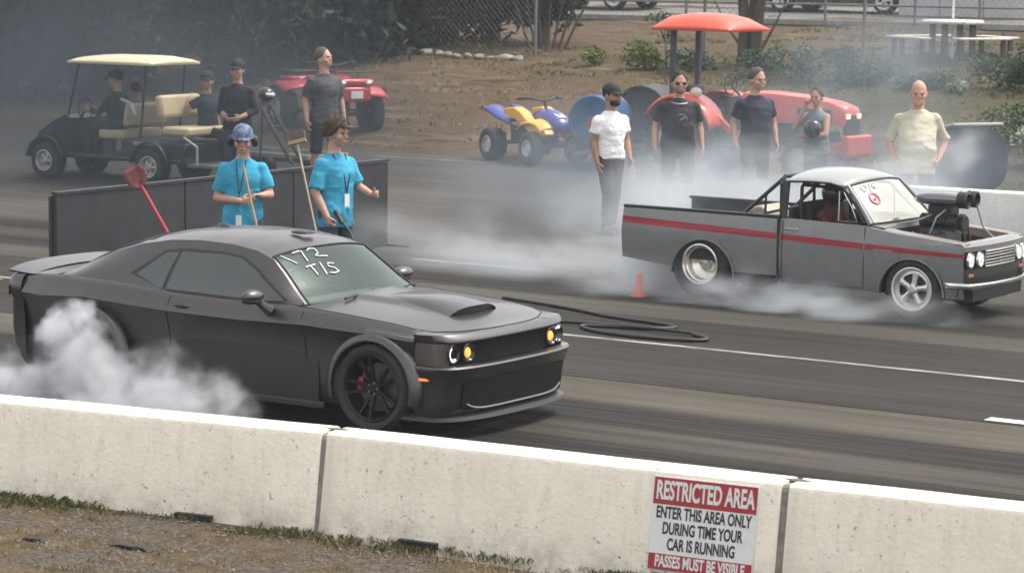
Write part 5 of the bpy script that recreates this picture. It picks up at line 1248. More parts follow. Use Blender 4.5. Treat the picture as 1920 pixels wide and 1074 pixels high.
# ================================================================== quads
def quad(name, label, loc, yaw, c1, c2, rack, tyre_r=.29, scale=1.0, hb_col=None):
    t = thing(name, label, 'quad bike', loc, yaw, scale=scale); P = mat(c1[0], c1[1], .35, coat=.5); P2 = mat(c2[0], c2[1], .35, coat=.4)
    for x, wd in ((.62,.20), (-.60,.27)):
        for s in (-1, 1): wheel(t, x, s*.44, tyre_r, tyre_r, tyre_r*.50, wd, s, 'holes', ALU, .4)
    b = MB(); b.box(-.55, .55, -.13, .13, .28, .52); b.cyl((-.60,-.42,.29),(-.60,.42,.29),.035); b.cyl((.62,-.40,.29),(.62,.40,.29),.03)
    b.box(-.15,.22,-.17,.17,.30,.60); b.tube([(-.5,.12,.5),(-.95,.14,.52)], .05, 8)
    for s in (-1, 1): b.tube([(.30, s*.1, .38), (.62, s*.36, .30)], .02, 6); b.tube([(.45, s*.16, .68), (.60, s*.33, .34)], .03, 8)
    b.build('frame', BLACK, t, bevel=.01)
    for s in (-1, 1):
        rows = []
        for a in range(25, 156, 10):
            ca, sa = math.cos(R(a)), math.sin(R(a)); rows.append([(.62+.36*ca*1.12, s*yy, .33+.36*max(sa,.1)**.7+dz_) for yy, dz_ in ((.14,.07),(.28,.05),(.50,.03),(.56,-.02))] if rack else [(.50+.40*ca, s*yy, .47+.22*sa+dz_) for yy, dz_ in ((.12,.05),(.24,.03),(.40,.0),(.43,-.03))])
        MB().grid(rows).build('front_mudguard', P2, t, smooth=60, solid=.018)
        rows = []
        for a in range(15, 150, 10):
            ca, sa = math.cos(R(a)), math.sin(R(a)); rows.append([(-.60+.38*ca*-1.05, s*yy, .35+.36*max(sa,.1)**.7+dz_) for yy, dz_ in ((.12,.08),(.28,.05),(.52,.03),(.58,-.03))] if rack else [(-.15-.85*(a-15)/130, s*yy, .66+.20*((a-15)/130)**1.3+dz_) for yy, dz_ in ((.10,.03),(.24,.02),(.36,-.01),(.39,-.05))])
        MB().grid(rows).build('rear_mudguard', P, t, smooth=60, solid=.018)
    b = MB(); rows = []
    for x, w_, z0_, z1_ in ((.98,.10,.55,.66),(.85,.20,.52,.78),(.60,.20,.55,.88),(.35,.15,.58,.90),(.10,.13,.58,.84),(.02,.11,.58,.78)): rows.append([(x, w_*math.cos(a), (z0_+z1_)/2+(z1_-z0_)/2*math.sin(a)) for a in [2*math.pi*k/16 for k in range(16)]])
    b.loft(rows); b.build('tank_and_nose', P, t, smooth=60)
    b = MB(); rows = []
    for x, w_, z0_, z1_ in ((.12,.10,.66,.80),(-.05,.14,.64,.77),(-.35,.16,.62,.78),(-.62,.17,.64,.82),(-.75,.13,.68,.82)): rows.append([(x, w_*math.copysign(abs(math.cos(a))**.7, math.cos(a)), (z0_+z1_)/2+(z1_-z0_)/2*math.sin(a)) for a in [2*math.pi*k/16 for k in range(16)]])
    b.loft(rows); b.build('seat', mat('black seat vinyl', (.02,.022,.02), .5), t, smooth=60)
    b = MB(); b.tube([(.38,0,.80),(.30,0,1.02)], .025, 8); b.tube([(.14,-.34,1.04),(.24,-.24,1.06),(.31,-.08,1.02),(.31,.08,1.02),(.24,.24,1.06),(.14,.34,1.04)], .016, 8)
    for s in (-1, 1): b.tube([(.22,s*.29,1.06),(.12,s*.42,1.04)], .022, 8)
    b.build('handlebar', BLACK, t)
    if rack:
        b = MB()
        for (x0, x1, z) in ((.50,1.0,.95),(-.95,-.50,.90)):
            for y in (-.32,-.16,0,.16,.32): b.tube([(x0, y, z), (x1, y, z)], .010, 6)
            b.tube([(x0,-.34,z),(x1,-.34,z),(x1,.34,z),(x0,.34,z)], .012, 6, closed=True)
            for s in (-1, 1): b.tube([(x0+.1, s*.25, z), (x0+.12, s*.2, z-.25)], .010, 6)
        b.build('rack', BLACK, t)
        MB().box(.38,.98,-.34,.34,.72,.84).build('front_deck', P, t, bevel=.05); MB().box(.90,1.02,-.26,.26,.50,.72).build('front_guard', P, t, bevel=.04); MB().box(-.95,-.55,-.34,.34,.74,.82).build('rear_deck', P, t, bevel=.04)
        for s in (-1, 1): MB().lathe([(.001,.03),(.05,.02),(.06,0)], c=(1.0, s*.22, .77), axis='x', n=16).build('headlight', CHROME, t)
        MB().box(1.02,1.04,-.10,.10,.55,.66).build('number_plate', mat('white plate', (.7,.7,.7), .5), t)
    else:
        MB().box(.62,.88,-.07,.07,.80,.815, rot=(0,.3,0)).build('nose_graphic', mat('white graphic', (.7,.7,.72), .5), t)
        for s in (-1, 1): MB().prism([(-.42,.78),(-.05,.70),(.30,.56),(.62,.40),(.92,.50),(.80,.66),(.52,.68),(.30,.72),(.10,.84),(-.10,.90),(-.40,.86)], s*.17, s*.36, 'y').build('side_panel', P2, t, bevel=.02)
    return t
quad('quad_bike', 'red quad bike parked on the dirt behind the person in charcoal', (-29.2, 38.7, .50), R(-26), ('red plastic', (.42,.014,.035)), ('red plastic', (.42,.014,.035)), True, .33, 1.18)
quad('quad_bike', 'blue and yellow quad bike parked at the edge of the dirt', (-23.62, 37.0, .33), R(-26), ('blue plastic', (.028,.035,.25)), ('yellow plastic', (.80,.42,.03)), False, .27, 1.0)
dr = thing('blue_drum', 'big blue drum lying on its side beside the blue and yellow quad', 'drum', (-22.04, 36.22, .31), R(104))
b = MB(); b.lathe([(.001,-.02),(.38,-.02),(.40,0),(.40,.02),(.385,.04),(.385,.28),(.40,.30),(.385,.32),(.385,.58),(.40,.60),(.385,.62),(.385,.86),(.40,.88),(.40,.9),(.001,.9)], c=(0,0,.80), axis='x', n=32); b.build('drum_shell', mat('blue drum paint', (.025,.085,.19), .45, var=.3, vscale=5), dr)
b = MB(); b.lathe([(.001,-.03),(.10,-.03),(.11,-.02)], c=(0,-.02,.76), axis='x', n=20); b.build('drum_label', mat('faded red label', (.28,.06,.08), .6), dr)
tl = thing('tank_cradle', 'low dark trailer frame under the drum and the ribbed pipe', 'trailer', (-21.92, 36.15, .31), R(104))
b = MB(); b.box(-.1,2.1,-.62,.45,.30,.40); b.box(-1.2,-.2,-.03,.03,.30,.36)
for x in (.1,.8,1.3,1.8):
    for s in (-1,1): b.box(x-.04,x+.04,s*.30-.05,s*.30+.05,.40,.50)
b.build('deck', mat('rusty dark steel', (.06,.04,.035), .7, .3, var=.4, vscale=8), tl, smooth=0)
for s in (-1,1): wheel(tl, .9, s*.60, .25, .25, .13, .16, s, 'plain', STEEL)
rp = thing('ribbed_pipe', 'large dark ribbed pipe section behind the person in white', 'pipe', (-21.78, 37.28, .30), R(104))
b = MB(); prof = []
for k in range(9): prof += [(.455, .10*k), (.455, .10*k+.06), (.43, .10*k+.07), (.43, .10*k+.095)]
prof = [(.001,.02),(.40,.02),(.41,0)] + prof + [(.40,.9),(.001,.9)]; b.lathe(prof, c=(0,0,.88), axis='x', n=36); b.build('pipe_shell', mat('dark weathered plastic', (.075,.08,.085), .55, var=.35, vscale=4), rp, smooth=30)

# ================================================================== tractor
TRD = mat('orange red tractor paint', (.60,.075,.045), .35, coat=.4, var=.1, vscale=4); TRC = mat('orange red canopy', (.60,.085,.045), .4, coat=.2)
tc = thing('tractor', 'orange-red compact tractor with a sun canopy parked on the far edge', 'tractor', (-20.30, 36.75, .33), R(-6))
def twheel(x, y, r, w_, s, n):
    o = bpy.data.objects.new('wheel', None); COL.objects.link(o); o.parent = tc; o.location = (x, y, r)
    b = MB(); b.lathe(tyre_prof(r-.03, r*.55, w_), axis='y', n=40, close=True)
    for k in range(n):
        a = 2*math.pi*k/n
        for q in (-1, 1):
            a2 = a + (math.pi/n if q > 0 else 0); M = Matrix.Rotation(-a2, 3, 'Y')
            bb = MB().box(-.02, .02, .0, w_*.5, r-.05, r, rot=(0, 0, .5)); b.add([M @ Vector((vx, vy*q, vz)) for vx, vy, vz in bb.v], bb.f)
    b.build('tyre', RUB, o, smooth=40)
    MB().lathe([(r*.56, s*w_*.45), (r*.50, s*w_*.40), (r*.46, s*w_*.15), (r*.20, s*w_*.10), (r*.14, s*w_*.25), (.001, s*w_*.25)], axis='y', n=32).build('rim', mat('pale rim', (.45,.42,.38), .4, .3), o, smooth=40)
for s in (-1, 1): twheel(0, s*.62, .60, .34, s, 14); twheel(2.15, s*.52, .36, .22, s, 12)
b = MB(); b.box(-.15, 2.4, -.16, .16, .42, .78); b.box(2.05, 2.25, -.42, .42, .30, .42); b.box(.1, .9, -.38, .38, .44, .50); b.box(1.1,2.05,-.22,.22,.55,.85); b.box(.62,.68,-.28,.28,.5,1.25)
b.build('chassis', mat('dark tractor frame', (.035,.035,.038), .5), tc, bevel=.015)
b = MB(); rows = []
for x, w_, zb_, zt_ in ((.90,.30,.86,1.33),(1.4,.29,.90,1.34),(2.0,.27,.92,1.30),(2.45,.26,.90,1.24),(2.68,.24,.88,1.17),(2.72,.22,.90,1.12)):
    rows.append([(x, w_, zb_), (x, w_, zt_-.10), (x, w_*.85, zt_-.02), (x, 0, zt_+.015), (x, -w_*.85, zt_-.02), (x, -w_, zt_-.10), (x, -w_, zb_)])
b.loft(rows); b.build('hood', TRD, tc, smooth=40)
MB().box(2.68, 2.73, -.20, .20, .62, 1.04).build('grille', BLACK, tc, bevel=.01)
b = MB(); b.box(1.9, 2.5, -.278, -.264, .92, 1.12); b.box(1.9, 2.5, .264, .278, .92, 1.12); b.build('side_grille', BLACK, tc, smooth=0)
for s in (-1, 1): MB().box(2.715, 2.742, s*.15-.06, s*.15+.06, .98, 1.06).build('headlight', mat('tractor lamp', (.75,.68,.5), .2, emit=((1,.8,.5), .3)), tc, bevel=.01)
b = MB(); b.box(2.40, 2.80, -.30, .30, .46, .62); b.box(2.72, 2.86, -.34, .34, .42, .74); b.build('front_bumper', TRD, tc, bevel=.03)
for s in (-1, 1):
    rows = [[(.68*math.cos(R(a)), s*yy, .60+.68*math.sin(R(a))-dz_) for yy, dz_ in ((.36,0),(.60,0),(.76,.01),(.80,.06))] for a in range(15, 151, 9)]
    MB().grid(rows).build('rear_mudguard', TRD, tc, smooth=60, solid=.02)
    b = MB(); b.box(.2, 1.05, s*.46-.03, s*.46+.03, 1.10, 1.20, rot=(0, R(38), 0), c=(.3, s*.46, 1.25)); b.box(.95,1.15,s*.46-.035,s*.46+.035,.45,.75); b.build('loader_arm', TRD, tc, bevel=.01)
b = MB(); b.box(-.15, .25, -.22, .22, .92, 1.02); b.box(-.22, -.12, -.22, .22, 1.0, 1.38, rot=(0,-.15,0)); b.build('seat', BLACK, tc, bevel=.03)
b = MB(); b.tube([(.66,0,1.25),(.50,0,1.40)], .02, 6); b.lathe([(.15,0),(.165,.012),(.18,0),(.165,-.012)], c=(.48,0,1.42), axis='x', n=20, close=True); b.build('steering_wheel', BLACK, tc)
for s in (-1, 1):
    MB().box(-.42, -.34, s*.34-.04, s*.34+.04, .6, 2.30).build('canopy_post', mat('dark post', (.05,.055,.065), .5), tc, bevel=.008)
b = MB(); rows = []
for x, k in ((-.66,0),(-.60,.5),(-.46,.85),(-.1,1),(.3,.98),(.60,.75),(.76,.35),(.82,0)): rows.append([(x, y, 2.26+.24*k*(1-abs(y/.56)**3.5)) for y in (-.56,-.53,-.44,-.28,0,.28,.44,.53,.56)])
b.grid(rows); b.grid([[(-.66,-.56,2.255),(-.66,.56,2.255)],[(.82,-.56,2.255),(.82,.56,2.255)]]); b.build('canopy', TRC, tc, smooth=60, solid=.03)
MB().ell((.25,-.60,1.30), (.10,.06,.08)).build('rear_lamp', mat('pale lamp', (.6,.55,.4), .3), tc)

# ================================================================== dark drum with a plank, trailer with ramps
dt = thing('dark_tank', 'dark rounded tank with a pale sloping plank on top behind the far barrier', 'tank', (-15.95, 36.7, .33), R(-33-2))
b = MB(); rows = []
for y in (-.45, -.40, .40, .45):
    k = .94 if abs(y) > .42 else 1; rows.append([(k*(.56*math.copysign(abs(math.cos(a))**.85, math.cos(a)))+.08, y, .45+.46*k*math.copysign(abs(math.sin(a))**.85, math.sin(a))) for a in [2*math.pi*i/36 for i in range(36)]])
b.loft(rows); b.build('tank_shell', mat('dark dusty tank', (.024,.027,.034), .9, var=.3, vscale=3, spec=.1), dt, smooth=40)
b = MB(); b.box(-.50, .50, -.42, .42, .90, .94, rot=(0, -.16, 0)); b.build('plank', mat('pale plank', (.48,.48,.44), .7), dt, bevel=.01)
ut = thing('utility_trailer', 'low flat trailer with pale edge boards behind the blue-shirted pair', 'trailer', (-25.3, 32.6, .23), R(-4))
b = MB(); b.box(-.95, .75, -.45, .45, .30, .36); b.build('deck', mat('grey deck boards', (.16,.145,.125), .8, var=.3, vscale=6), ut, smooth=0)
b = MB()
for s in (-1, 1): b.box(-.98, .78, s*.47-.02, s*.47+.02, .36, .42)
b.box(.75,.79,-.47,.47,.36,.42); b.build('edge_board', mat('pale edge paint', (.45,.44,.40), .6), ut, smooth=0)
for s in (-1, 1): wheel(ut, 0, s*.56, .20, .20, .11, .14, s, 'plain', STEEL)
rp2 = thing('loading_ramp', 'steep dark ramp rails standing behind the cap wearer', 'ramp', (-25.0, 31.7, .2), R(8))
DKS = mat('weathered dark rail', (.09,.09,.09), .6, .4)
for s in (-1, 1): MB().tube([(.50, s*.15, .36), (-.10, s*.15, 1.28)], .030, 6).build('rail', DKS, rp2)
b = MB()
for k in range(6): x = lerp(.45,-.06,k/5); z = lerp(.43,1.22,k/5); b.tube([(x, -.15, z), (x, .15, z)], .012, 6)
b.tube([(-.10,0,1.24),(-.16,0,.0)], .016, 6); b.tube([(-.10,-.15,1.24),(-.10,.15,1.24)], .016, 6); b.build('rung', DKS, rp2)
hm_ = thing('helmet', 'black and white helmet resting on top of the ramp rails', 'helmet', (-25.03, 31.68, 1.46), R(-20))
MB().ell((0,0,.11), (.14,.12,.115), 24, 14).build('helmet_shell', mat('black helmet', (.02,.02,.02), .3, coat=.6), hm_)
b = MB(); b.box(.02,.16,-.08,.08,.10,.16, rot=(0,.5,0)); b.build('helmet_peak', mat('white helmet peak', (.6,.6,.6), .4), hm_, bevel=.03)

# ================================================================== picnic table, fences, parked vehicles
PW = mat('pale speckled tabletop', (.58,.57,.54), .7, var=.12, vscale=20); PB = mat('brown table legs', (.075,.055,.045), .7)
pt = thing('picnic_table', 'round pale picnic table with four pale benches on the grass', 'picnic table', (-21.95, 49.95, 1.72), R(48))
MB().lathe([(.001,.80),(.64,.80),(.67,.77),(.67,.745),(.64,.72),(.001,.72)], n=8).build('tabletop', PW, pt, smooth=20)
for (x, y) in ((.3,.3),(-.3,.3),(.3,-.3),(-.3,-.3)): MB().box(x-.05,x+.05,y-.05,y+.05,0,.72).build('leg', PB, pt)
for k in range(4):
    a = R(90*k+10); bo = MB().box(-.62,.62,-.14,.14,.43,.475); M = Matrix.Rotation(a, 3, 'Z'); bo.v = [tuple(M @ Vector((x, y+1.05, z))) for x, y, z in bo.v]; be = bo.build('bench', PW, pt, bevel=.015)
    for x in (-.5,.5): q = MB().box(x-.04,x+.04,-.04,.04,0,.43); q.v = [tuple(M @ Vector((vx, vy+1.05, z))) for vx, vy, z in q.v]; q.build('leg', PB, be)
    q = MB().box(-.03,.03,.3,1.1,.06,.12); q.v = [tuple(M @ Vector(v)) for v in q.v]; q.build('brace', PB, be)
MB().cyl((0,0,0),(0,0,1.6),.022,n=12).build('umbrella_pole', mat('white pole', (.7,.7,.68), .5), pt)
FS = mat('galvanised fence steel', (.20,.21,.21), .5, .5)
def chain(name, label, pts, h, mid=None, spacing=.10, r=.0035, toprail=True, mesh=True):
    t = thing(name, label, 'fence', (pts[0][0], pts[0][1], g(pts[0][1]))); o = Vector((pts[0][0], pts[0][1], g(pts[0][1])))
    P = [Vector((x, y, g(y)))-o for x, y in pts]
    for p in P: MB().cyl(p-Vector((0,0,.1)), p+Vector((0,0,h)), .034, n=10).build('post', FS, t)
    b = MB()
    for p, q in zip(P, P[1:]):
        if toprail: b.cyl(p+Vector((0,0,h-.02)), q+Vector((0,0,h-.02)), .022, n=8)
        if mid: b.cyl(p+Vector((0,0,mid)), q+Vector((0,0,mid)), .026, n=8)
    if b.v: b.build('rail', FS, t)
    if mesh:
        b = MB()
        for p, q in zip(P, P[1:]):
            L_ = (q-p).length; d = (q-p)/L_; H_ = h-.06; nd = int((L_+H_)/spacing)
            for k in range(nd):
                s0 = k*spacing
                for sg in (1, -1):
                    # diagonals clipped to the panel
                    a0, z0_ = (s0, 0.0) if s0 <= L_ else (L_, s0-L_)
                    a1, z1_ = (s0-H_, H_) if s0 >= H_ else (0.0, s0)
                    if sg < 0: a0, a1 = L_-a0, L_-a1
                    A = p + d*a0 + Vector((0,0,z0_+.03)); B = p + d*a1 + Vector((0,0,z1_+.03)); b.cyl(A, B, r, n=3, caps=False)
        b.build('chain_mesh', mat('fence wire', (.16,.17,.17), .5, .4), t, smooth=0, weld=False)
    return t
chain('chain_link_fence', 'tall chain-link fence line with steel posts crossing the dirt bank', [(-41.9,47.7),(-38.1,47.8),(-34.28,47.93),(-30.44,47.67),(-26.5,47.9),(-23.0,48.06),(-19.0,48.2),(-15.0,48.3)], 2.6, None, .14, .0016)
chain('chain_link_fence', 'low chain-link fence with a rail along the far road in front of the pale panel', [(-40.0,56.8),(-36.0,56.8),(-32.0,56.9),(-28.3,57.0),(-26.0,57.0),(-24.4,57.0),(-21.5,57.1)], 1.8, .50, .16, .0022)
def parked(label, loc, yaw, Lg, wb, col, cat='car'):
    t = thing('parked_car', label, cat, loc, yaw, 'dark vehicles parked beyond the fence'); b = MB(); rows = []; H_ = 1.0
    for x, w_, zb_, zt_ in ((-.95,.70,.45,.75),(-.85,.86,.28,.95),(-.3,.90,.25,1.0),(wb*.5,.91,.25,1.02),(wb+.3,.90,.25,.95),(wb+.85,.84,.30,.80),(wb+.92,.68,.42,.65)):
        rows.append([(x, w_*.92, zb_), (x, w_, (zb_+zt_)/2), (x, w_*.95, zt_-.05), (x, w_*.85, zt_), (x, -w_*.85, zt_), (x, -w_*.95, zt_-.05), (x, -w_, (zb_+zt_)/2), (x, -w_*.92, zb_)])
    b.loft(rows); b.build('body', mat('dark parked paint', (.020,.022,.028), .3, coat=.6), t, smooth=40)
    b = MB(); rows = []
    for x, w_, z in ((-.5,.80,1.0),(.1,.66,1.45),(wb*.45,.68,1.5),(wb*.62,.66,1.42),(wb-.15,.80,1.0)): rows.append([(x, w_, z), (x, w_*.96, z+.01), (x, 0, z+.04), (x, -w_*.96, z+.01), (x, -w_, z)])
    rows2 = [[(x, y, 1.0) for x, y, z in r] for r in rows]
    b.grid(rows)
    for s in (0, -1): b.grid([[r[s] for r in rows], [r[s] for r in rows2]])
    b.build('cabin', GLS, t, smooth=40)
    for x in (0, wb):
        for s in (-1, 1): wheel(t, x, s*.82, .34, .34, .225, .22, s, 'five', mat('bright silver rim', (.72,.72,.72), .3, .7), .3)
    return t
parked('dark parked car whose single bright wheel shows left of the canopy', (-39.0, 61.3, g(61.3)), R(0), 4.6, 2.85, 0)
parked('dark parked car whose bright wheel shows right of the canopy', (-31.75, 62.3, g(62.3)), R(0), 4.6, 2.9, 0)
tp_ = thing('box_trailer', 'pale grey box trailer side behind the fence at the top right', 'trailer', (-26.5, 60.9, g(60.5)), R(-5))
MB().box(-1.75, 1.75, -.1, 2.0, .0, 2.4).build('box_body', mat('pale grey panel', (.50,.49,.50), .6, var=.06, vscale=2), tp_, bevel=.02)
b = MB()
for x in (-.6,.6): b.box(x-.01, x+.01, -.106, -.1, .05, 2.38)
b.box(-1.75,1.75,-.108,-.1,.0,.06); b.build('trim', mat('dark trim line', (.12,.12,.12), .5), tp_, smooth=0)
for s in (-1, 1): wheel(tp_, s*.4, -.02 if False else 1.9, .3, .3, .17, .2, 1, 'plain', STEEL)
# ================================================================== vegetation and rocks
def leafmat(name, a, c, tr=.25):
    m = bpy.data.materials.new(name); m.use_nodes = True; n = m.node_tree; b = n.nodes['Principled BSDF']; b.inputs['Roughness'].default_value = .65; b.inputs['Specular IOR Level'].default_value = .2
    g_ = n.nodes.new('ShaderNodeNewGeometry'); r = n.nodes.new('ShaderNodeValToRGB'); r.color_ramp.elements[0].color = (*a, 1); r.color_ramp.elements[1].color = (*c, 1)
    n.links.new(g_.outputs['Random Per Island'], r.inputs[0]); n.links.new(r.outputs[0], b.inputs['Base Color'])
    return m
def leaves(name, clumps, n, size, m, parent=None, seed=1, droop=.0, aspect=.45):
    """clumps: (cx,cy,cz, rx,ry,rz, weight)"""
    rnd = random.Random(seed); b = MB(); tot = sum(c[6] for c in clumps); V = []; F = []
    for c in clumps:
        for _ in range(int(n*c[6]/tot)):
            d = Vector((rnd.gauss(0, 1), rnd.gauss(0, 1), rnd.gauss(0, 1))).normalized(); rr = rnd.random()**.45
            p = Vector((c[0]+d.x*c[3]*rr, c[1]+d.y*c[4]*rr, c[2]+d.z*c[5]*rr))
            if noise.noise(p*1.9+Vector((seed, 0, 0))) < -.18: continue
            a = Vector((rnd.gauss(0, 1), rnd.gauss(0, 1), rnd.gauss(0, .6)-droop)).normalized(); s = a.orthogonal().normalized(); s.rotate(Matrix.Rotation(rnd.uniform(0, 6.28), 3, a)); L_ = size*rnd.uniform(.6, 1.4)
            o = len(V); V += [tuple(p-a*L_*.5), tuple(p+s*L_*aspect*.5), tuple(p+a*L_*.5), tuple(p-s*L_*aspect*.5)]; F.append((o, o+1, o+2, o+3))
    b.v, b.f = V, F; return b.build(name, m, parent, smooth=0, weld=False)
BARK = mat('grey brown bark', (.085,.070,.058), .9, var=.35, vscale=6, bump=.6, bscale=14, stretch=(1,1,.3))
def tree(label, loc, clumps, n, size, m, stems, cat='tree', name='tree', group=None, seed=1, droop=0, aspect=.45):
    t = thing(name, label, cat, loc, 0, group); b = MB()
    for st in stems: b.tube([Vector(p) for p, r in st], [r for p, r in st], 8)
    if stems: b.build('trunk', BARK, t, smooth=60)
    leaves('crown' if name == 'tree' else 'foliage', clumps, n, size, m, t, seed, droop, aspect); return t
DG = leafmat('dark evergreen leaves', (.008,.013,.009), (.028,.040,.024)); MG = leafmat('mid green leaves', (.025,.045,.018), (.085,.12,.05)); LG = leafmat('yellow green leaves', (.06,.085,.02), (.20,.24,.07)); GG = leafmat('grey green leaves', (.05,.07,.05), (.14,.17,.12)); WG = leafmat('pale variegated leaves', (.12,.17,.10), (.45,.50,.38)); RB = leafmat('bare red brown twigs', (.05,.03,.025), (.13,.085,.065))
rn = random.Random(5)
def bigtree(label, x, y, w_, h, dens, m, seed, low=.3, dead=False):
    r_ = random.Random(seed); cl = []
    for k in range(24):
        zz = low + (h-low)*(k+.5)/24; ww = w_*(1-.35*zz/h)
        a = r_.uniform(0, 6.28); cl.append((math.cos(a)*ww*.55*r_.random(), math.sin(a)*ww*.5*r_.random(), zz, ww*r_.uniform(.4,.62), ww*r_.uniform(.4,.62), r_.uniform(.5,.95), r_.uniform(.6,1.4)))
    st = [[((0,0,-.2), .20), ((.05,0,1.2), .16), ((.1,.1,h*.55), .10), ((.1,.1,h*.9), .04)]]
    for k in range(7):
        a = r_.uniform(0, 6.28); z0_ = r_.uniform(.5, 2.2); st.append([((0,0,z0_), .06), ((math.cos(a)*w_*.3, math.sin(a)*w_*.3, z0_+.5), .045), ((math.cos(a)*w_*.65, math.sin(a)*w_*.65, z0_+r_.uniform(-.2,1.4)), .015)])
    return tree(label, (x, y, g(y)), cl, dens, .30, m, st, seed=seed, droop=.7, aspect=.34, group='dark evergreen trees at the upper left')
bigtree('dark evergreen tree at the far left edge behind the golf cart', -38.6, 40.2, 2.6, 4.6, 12000, DG, 11)
bigtree('dark evergreen tree left of the golf cart roof', -36.9, 41.0, 2.3, 4.6, 12000, DG, 12, .2)
bigtree('dark drooping evergreen directly behind the golf cart roof', -35.0, 43.4, 2.3, 4.6, 12000, DG, 13, .2)
bigtree('dark evergreen tree behind the cap wearer and the ramp', -34.2, 45.4, 2.3, 4.8, 12000, DG, 14, .2)
bigtree('dark evergreen tree behind the person in charcoal', -34.2, 47.4, 2.2, 4.6, 10000, DG, 15, .25)
bigtree('dark evergreen tree whose lower branches hang behind the red quad', -34.6, 49.8, 2.3, 4.6, 10000, DG, 16, .3)
bigtree('dark evergreen tree behind the fence post right of the red quad', -33.6, 50.8, 1.8, 4.6, 8000, DG, 17, .5)
bigtree('tall dark evergreen at the back between the two leftmost trees', -39.5, 46.5, 2.8, 5.2, 9000, DG, 19, .4)
bigtree('tall dark evergreen at the back above the golf cart roof', -37.2, 48.0, 2.6, 5.2, 9000, DG, 20, .4)
bigtree('dark spreading tree above the row of pale stones', -31.9, 50.2, 1.9, 4.4, 8000, DG, 18, .9)
tree('twiggy red-brown and green shrub at the right end of the tree row', (-31.2, 49.0, g(49)), [(.3,0,1.7,.8,.8,.5,1.2),(-.3,.2,2.0,.7,.7,.4,1),(.7,0,1.3,.4,.5,.3,.4)], 2200, .14, MG, [[((.1*k-.2,.05*k,-.1), .03), ((.22*k-.5,.05*k,.7), .025), ((.36*k-.9,.1*k,1.7), .012)] for k in range(7)] , seed=21)
tree('small tree with a leaning grey forked trunk behind the tractor canopy', (-25.1, 47.2, g(47.2)), [(0,0,2.3,1.4,1.0,.5,2),(-.9,0,2.1,.7,.6,.4,1),(.8,.2,2.2,.8,.6,.4,1)], 3800, .15, MG,
     [[((-.12,0,-.2), .15), ((-.10,0,.8), .12), ((-.25,0,2.2), .08)], [((.12,0,-.2), .14), ((.18,0,.8), .11), ((.35,.1,2.3), .07)], [((0,.1,-.2), .12), ((.02,.1,1.0), .10), ((.05,.2,2.4), .06)], [((.2,0,.2),.04),((.6,0,.9),.02),((.9,0,1.5),.01)], [((-.1,0,.3),.04),((-.5,0,.8),.02),((-.8,0,1.3),.01)]], seed=22)
def shrub(label, loc, cl, n, size, m, seed, group=None, name='shrub', aspect=.5):
    x, y = loc; r_ = random.Random(seed); st = []
    for k in range(6): a = r_.uniform(0, 6.28); c = cl[k % len(cl)]; st.append([((0,0,-.05), .015), ((c[0]*.5, c[1]*.5, c[2]*.6), .010), ((c[0]+math.cos(a)*c[3]*.5, c[1]+math.sin(a)*c[4]*.5, c[2]+c[5]*.4), .004)])
    return tree(label, (x, y, g(y)), cl, n, size, m, st, 'shrub', name, group, seed, 0, aspect)
shrub('small bright yellow-green bush left of the tractor canopy post', (-28.3, 46.5), [(0,0,.18,.28,.28,.20,1)], 700, .07, LG, 31)
shrub('bright green bush with a bare stem beside the canopy post', (-26.9, 46.2), [(-.1,0,.30,.45,.4,.30,1),(.2,0,.2,.3,.3,.2,.5)], 1300, .08, LG, 32)
tree('thin leggy sapling left of the tractor canopy post', (-26.6, 46.4, g(46.4)), [(-.1,0,1.0,.3,.3,.15,1),(.1,0,.7,.2,.2,.2,.5)], 260, .08, MG, [[((.1,0,-.1), .02), ((.05,0,.5), .015), ((-.2,0,1.1), .006)]], seed=33)
hg = 'low shrubs along the top of the bank'
for k, (x, y, h_, m_, lb) in enumerate([(-25.6,45.9,.35,GG,'low grey shrub below the leaning tree trunk'), (-24.2,45.9,.42,MG,'dark green shrub behind the person in navy'), (-23.2,45.8,.55,GG,'tall grey green shrub above the tractor hood in thin smoke'), (-22.3,45.6,.50,MG,'green shrub above the tractor front'), (-21.4,45.3,.36,MG,'small dark shrub at the foot of the fence post'),
        (-20.3,45.2,.26,GG,'low grey ground shrub left of the flowering plant'), (-18.9,45.5,.50,MG,'rounded dark green shrub right of the flowering plant'), (-18.1,45.4,.60,MG,'tallest green shrub near the right edge'), (-17.4,45.5,.5,DG,'dark shrub cut off by the right edge')]):
    r_ = random.Random(40+k); shrub(lb, (x, y), [(r_.uniform(-.4,.4), r_.uniform(-.3,.3), h_*r_.uniform(.3,.9), .42, .38, h_*.55, 1) for _ in range(4)], 2200, .075, m_, 40+k, hg)
shrub('small pale yellow flowering plant on the bank', (-19.55, 44.7), [(0,0,.16,.24,.22,.14,1)], 500, .07, WG, 61, None, 'flowering_plant')
shrub('pale variegated leafy bush at the right edge above the far barrier', (-15.75, 39.1), [(0,0,.30,.42,.40,.30,1),(.3,0,.25,.3,.3,.25,.6)], 1500, .10, WG, 62, None)
shrub('dull green bush behind the pale variegated bush', (-16.6, 40.6), [(0,0,.35,.8,.5,.35,1),(.9,0,.4,.7,.5,.4,1)], 2600, .08, MG, 63)
shrub('sparse reddish plant right of the dark tank', (-16.4, 38.9), [(0,0,.22,.30,.3,.22,1)], 450, .07, leafmat('reddish leaves', (.12,.05,.04), (.40,.20,.20)), 64)
